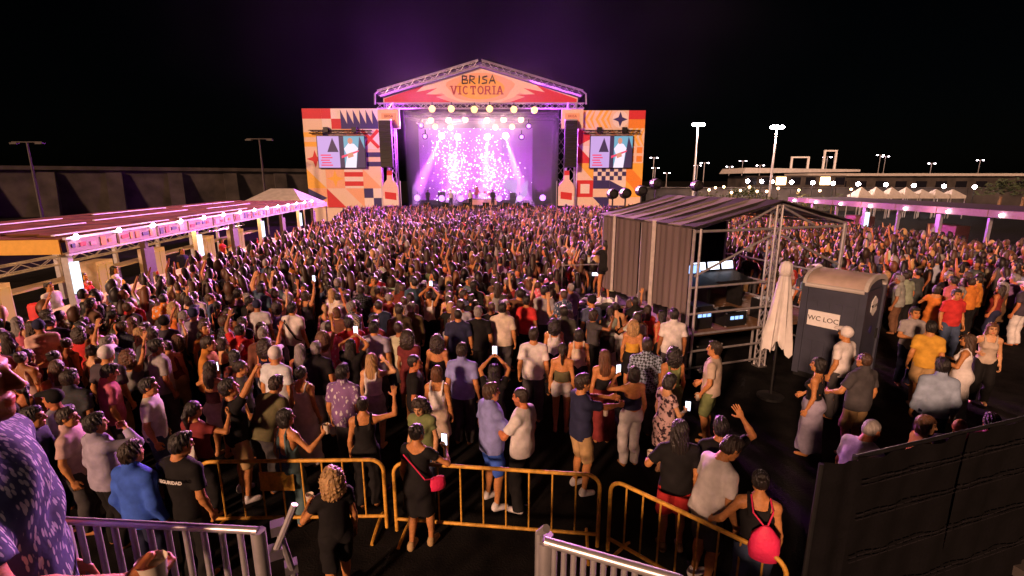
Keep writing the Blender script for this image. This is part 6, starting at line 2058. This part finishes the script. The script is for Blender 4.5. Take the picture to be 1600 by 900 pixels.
# ---- the rest of the crowd, too many to pick apart: one mesh, colours per vertex
def far_person(seed):
    r = random.Random(seed)
    V, Fq, Z = [], [], []                      # vertices, quads, zone: 0 skin 1 hair 2 top 3 bottom
    def loft(rings, zone, n=8):
        k = len(V)
        for c, rx, ry, *tz in rings:
            for i in range(n):
                a = 2 * math.pi * i / n
                V.append((c[0] + rx * math.cos(a), c[1] + ry * math.sin(a), c[2])); Z.append(tz[0] if tz else zone)
        for i in range(len(rings) - 1):
            for j in range(n):
                Fq.append((k + i * n + j, k + i * n + (j + 1) % n, k + (i + 1) * n + (j + 1) % n, k + (i + 1) * n + j))
    f = seed % 2
    w_ = .9 if f else 1.0
    if seed % 3:
        for sg in (-1, 1): loft([((sg * .11, .02, .02), .05, .07, 0), ((sg * .10, 0, .12), .055, .06), ((sg * .095, .01, .5), .075, .075), ((sg * .085, 0, .93), .09 * w_, .11)], 3, 6)
    else:
        loft([((0, 0, .45), .19, .14), ((0, 0, .7), .18, .13), ((0, 0, .93), .16 * w_, .115)], 3)
        for sg in (-1, 1): loft([((sg * .1, .02, .02), .045, .06), ((sg * .09, 0, .12), .04, .045), ((sg * .09, 0, .5), .06, .06)], 0, 6)
    loft([((0, 0, .88), .175 * w_, .125), ((0, 0, 1.1), .155 * w_, .11), ((0, 0, 1.3), .19 * w_, .12), ((0, -.01, 1.4), .19 * w_, .095), ((0, -.01, 1.455), .10, .07), ((0, 0, 1.47), .02, .02)], 2)
    loft([((0, -.01, 1.42), .055, .055), ((0, 0, 1.52), .052, .055), ((0, .03, 1.535), .05, .06), ((0, .02, 1.6), .074, .09), ((0, .01, 1.66), .075, .092), ((0, 0, 1.73), .045, .05), ((0, 0, 1.745), .01, .01)], 0)
    st = r.choice((0, 0, 1, 2, 3)) if not f else r.choice((1, 1, 2, 3))
    if st == 0:
        loft([((0, -.035, 1.54), .07, .07), ((0, -.02, 1.63), .086, .092), ((0, -.005, 1.70), .078, .094), ((0, 0, 1.76), .04, .045), ((0, 0, 1.765), .01, .01)], 1)
    elif st == 1:
        loft([((0, -.11, 1.22), .07, .03), ((0, -.105, 1.36), .11, .05), ((0, -.06, 1.52), .11, .075), ((0, -.025, 1.64), .098, .1), ((0, -.005, 1.72), .08, .09), ((0, 0, 1.775), .04, .04), ((0, 0, 1.78), .01, .01)], 1)
    elif st == 2:
        loft([((0, -.06, 1.44), .10, .06), ((0, -.045, 1.54), .14, .105), ((0, -.03, 1.65), .14, .125), ((0, -.01, 1.74), .10, .1), ((0, 0, 1.80), .04, .04), ((0, 0, 1.805), .01, .01)], 1)
    else:
        loft([((0, -.035, 1.52), .075, .07), ((0, -.025, 1.63), .088, .095), ((0, -.005, 1.71), .08, .09), ((0, -.03, 1.77), .05, .05), ((0, -.05, 1.84), .04, .04), ((0, -.05, 1.86), .01, .01)], 1)
    def arm(sg, el, wr_, sleeve):
        a = Vector((sg * .19 * w_, -.01, 1.37))
        pts_ = [a, Vector(el), Vector(wr_), Vector(wr_) + (Vector(wr_) - Vector(el)).normalized() * .13]
        rs = [.055, .042, .028, .02]
        k = len(V)
        n = 6
        for i, p in enumerate(pts_):
            d = (pts_[min(i + 1, 3)] - pts_[max(i - 1, 0)]).normalized()
            u = d.orthogonal().normalized(); v = d.cross(u)
            for j in range(n):
                q = p + (u * math.cos(2 * math.pi * j / n) + v * math.sin(2 * math.pi * j / n)) * rs[i]
                V.append(tuple(q)); Z.append(2 if (i == 0 or (i == 1 and sleeve)) else 0)
        for i in range(3):
            for j in range(n): Fq.append((k + i * n + j, k + i * n + (j + 1) % n, k + (i + 1) * n + (j + 1) % n, k + (i + 1) * n + j))
    for sg in (-1, 1):
        u = r.random()
        if u < .10: arm(sg, (sg * .33, .06, 1.62), (sg * .25, .10, 1.86), False)
        elif u < .28: arm(sg, (sg * .28, .06, 1.16), (sg * .16, .28, 1.30), True)
        else: arm(sg, (sg * .26, -.02, 1.12), (sg * .24, .06, .90), f == 0)
    V = np.array(V)
    return V, np.array(Fq), np.array(Z)
FARC = TOPC + ['black', 'black', 'black', 'navy', 'charcoal', 'black', 'maroon', 'black', 'black', 'charcoal', 'navy', 'maroon', 'brown', 'charcoal', 'black', 'purple']  # extra dark clothes put the weaker far light into the colours
FAR = [far_person(i) for i in range(20)]
VV, FF, CC, off = [], [], [], 0
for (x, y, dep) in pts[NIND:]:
    V, Fq, Z = rc.choice(FAR)
    face = math.atan2(-(SX - x), SY + 3 - y) + R(rc.gauss(0, 25)) + (math.pi * .6 if rc.random() < .07 else 0)
    c, s = math.cos(face), math.sin(face)
    k = rc.gauss(.985, .055)
    P = V @ np.array([[c, s, 0], [-s, c, 0], [0, 0, 1]]) * k + A(x, y, 0)
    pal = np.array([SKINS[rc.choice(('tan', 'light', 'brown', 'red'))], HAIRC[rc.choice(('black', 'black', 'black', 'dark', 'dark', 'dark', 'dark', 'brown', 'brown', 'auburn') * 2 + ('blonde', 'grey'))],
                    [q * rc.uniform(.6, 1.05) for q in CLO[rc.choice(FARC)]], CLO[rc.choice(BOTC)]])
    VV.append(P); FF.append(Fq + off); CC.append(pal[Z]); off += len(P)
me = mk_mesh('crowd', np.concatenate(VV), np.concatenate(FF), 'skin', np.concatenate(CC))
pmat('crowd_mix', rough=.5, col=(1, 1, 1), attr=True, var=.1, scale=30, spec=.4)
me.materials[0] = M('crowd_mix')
cr = bpy.data.objects.new('crowd', me)
COL.objects.link(cr)
cr['kind'] = 'stuff'
print('crowd', len(pts) - NIND, len(me.polygons), time.time() - T0)

# ================================================================== STAGE SMOKE (lit by the stage lamps)
def smoke(name, c, half, density, hetero, label):
    m = bpy.data.materials.new(name)
    m.use_nodes = True
    n, l = m.node_tree.nodes, m.node_tree.links
    n.remove(n['Principled BSDF'])
    v = n.new('ShaderNodeVolumePrincipled')
    v.inputs['Color'].default_value = (.95, .92, .95, 1)
    v.inputs['Anisotropy'].default_value = .25
    v.inputs['Density'].default_value = density
    l.new(v.outputs[0], n['Material Output'].inputs['Volume'])
    if hetero:
        tc = n.new('ShaderNodeTexCoord')
        mp = n.new('ShaderNodeMapping')
        mp.inputs['Scale'].default_value = tuple(1 / h for h in half)
        l.new(tc.outputs['Object'], mp.inputs[0])
        ln = n.new('ShaderNodeVectorMath'); ln.operation = 'LENGTH'
        l.new(mp.outputs[0], ln.inputs[0])
        mr = n.new('ShaderNodeMapRange'); mr.interpolation_type = 'SMOOTHSTEP'
        mr.inputs[1].default_value, mr.inputs[2].default_value = 0.05, .98
        mr.inputs[3].default_value, mr.inputs[4].default_value = density, 0
        l.new(ln.outputs['Value'], mr.inputs[0])
        nz = n.new('ShaderNodeTexNoise'); nz.inputs['Scale'].default_value = .16; nz.inputs['Detail'].default_value = 3
        l.new(tc.outputs['Object'], nz.inputs[0])
        r2 = n.new('ShaderNodeMapRange'); r2.inputs[1].default_value, r2.inputs[2].default_value, r2.inputs[3].default_value, r2.inputs[4].default_value = .3, .7, .35, 1.6
        l.new(nz.outputs[0], r2.inputs[0])
        mu = n.new('ShaderNodeMath'); mu.operation = 'MULTIPLY'
        l.new(mr.outputs[0], mu.inputs[0]); l.new(r2.outputs[0], mu.inputs[1])
        l.new(mu.outputs[0], v.inputs['Density'])
    MATS[name] = m
    q = MB()
    if hetero:
        prof = [(max(.001, math.sin(a)) * half[0], -math.cos(a) * half[2]) for a in np.linspace(.05, math.pi - .05, 12)]
        q.lathe((0, 0, 0), prof, 24, 0, half[1] / half[0])
    else:
        q.box((0, 0, 0), [2 * h for h in half])
    o = q.build(name, name, None, False, c)
    o['kind'] = 'stuff'
    o['label'] = label
    return o
smoke('stage_smoke', (SX, SY + 4.9, 6.6), (W_O - .1, 4.4, 5.0), .05, False, 'bright violet smoke filling the inside of the stage')
smoke('drifting_smoke', (SX - 1.5, SY - 7.2, 19.0), (36, 7.0, 15.0), .0017, True, 'faint purple smoke drifting in the sky around the stage roof')
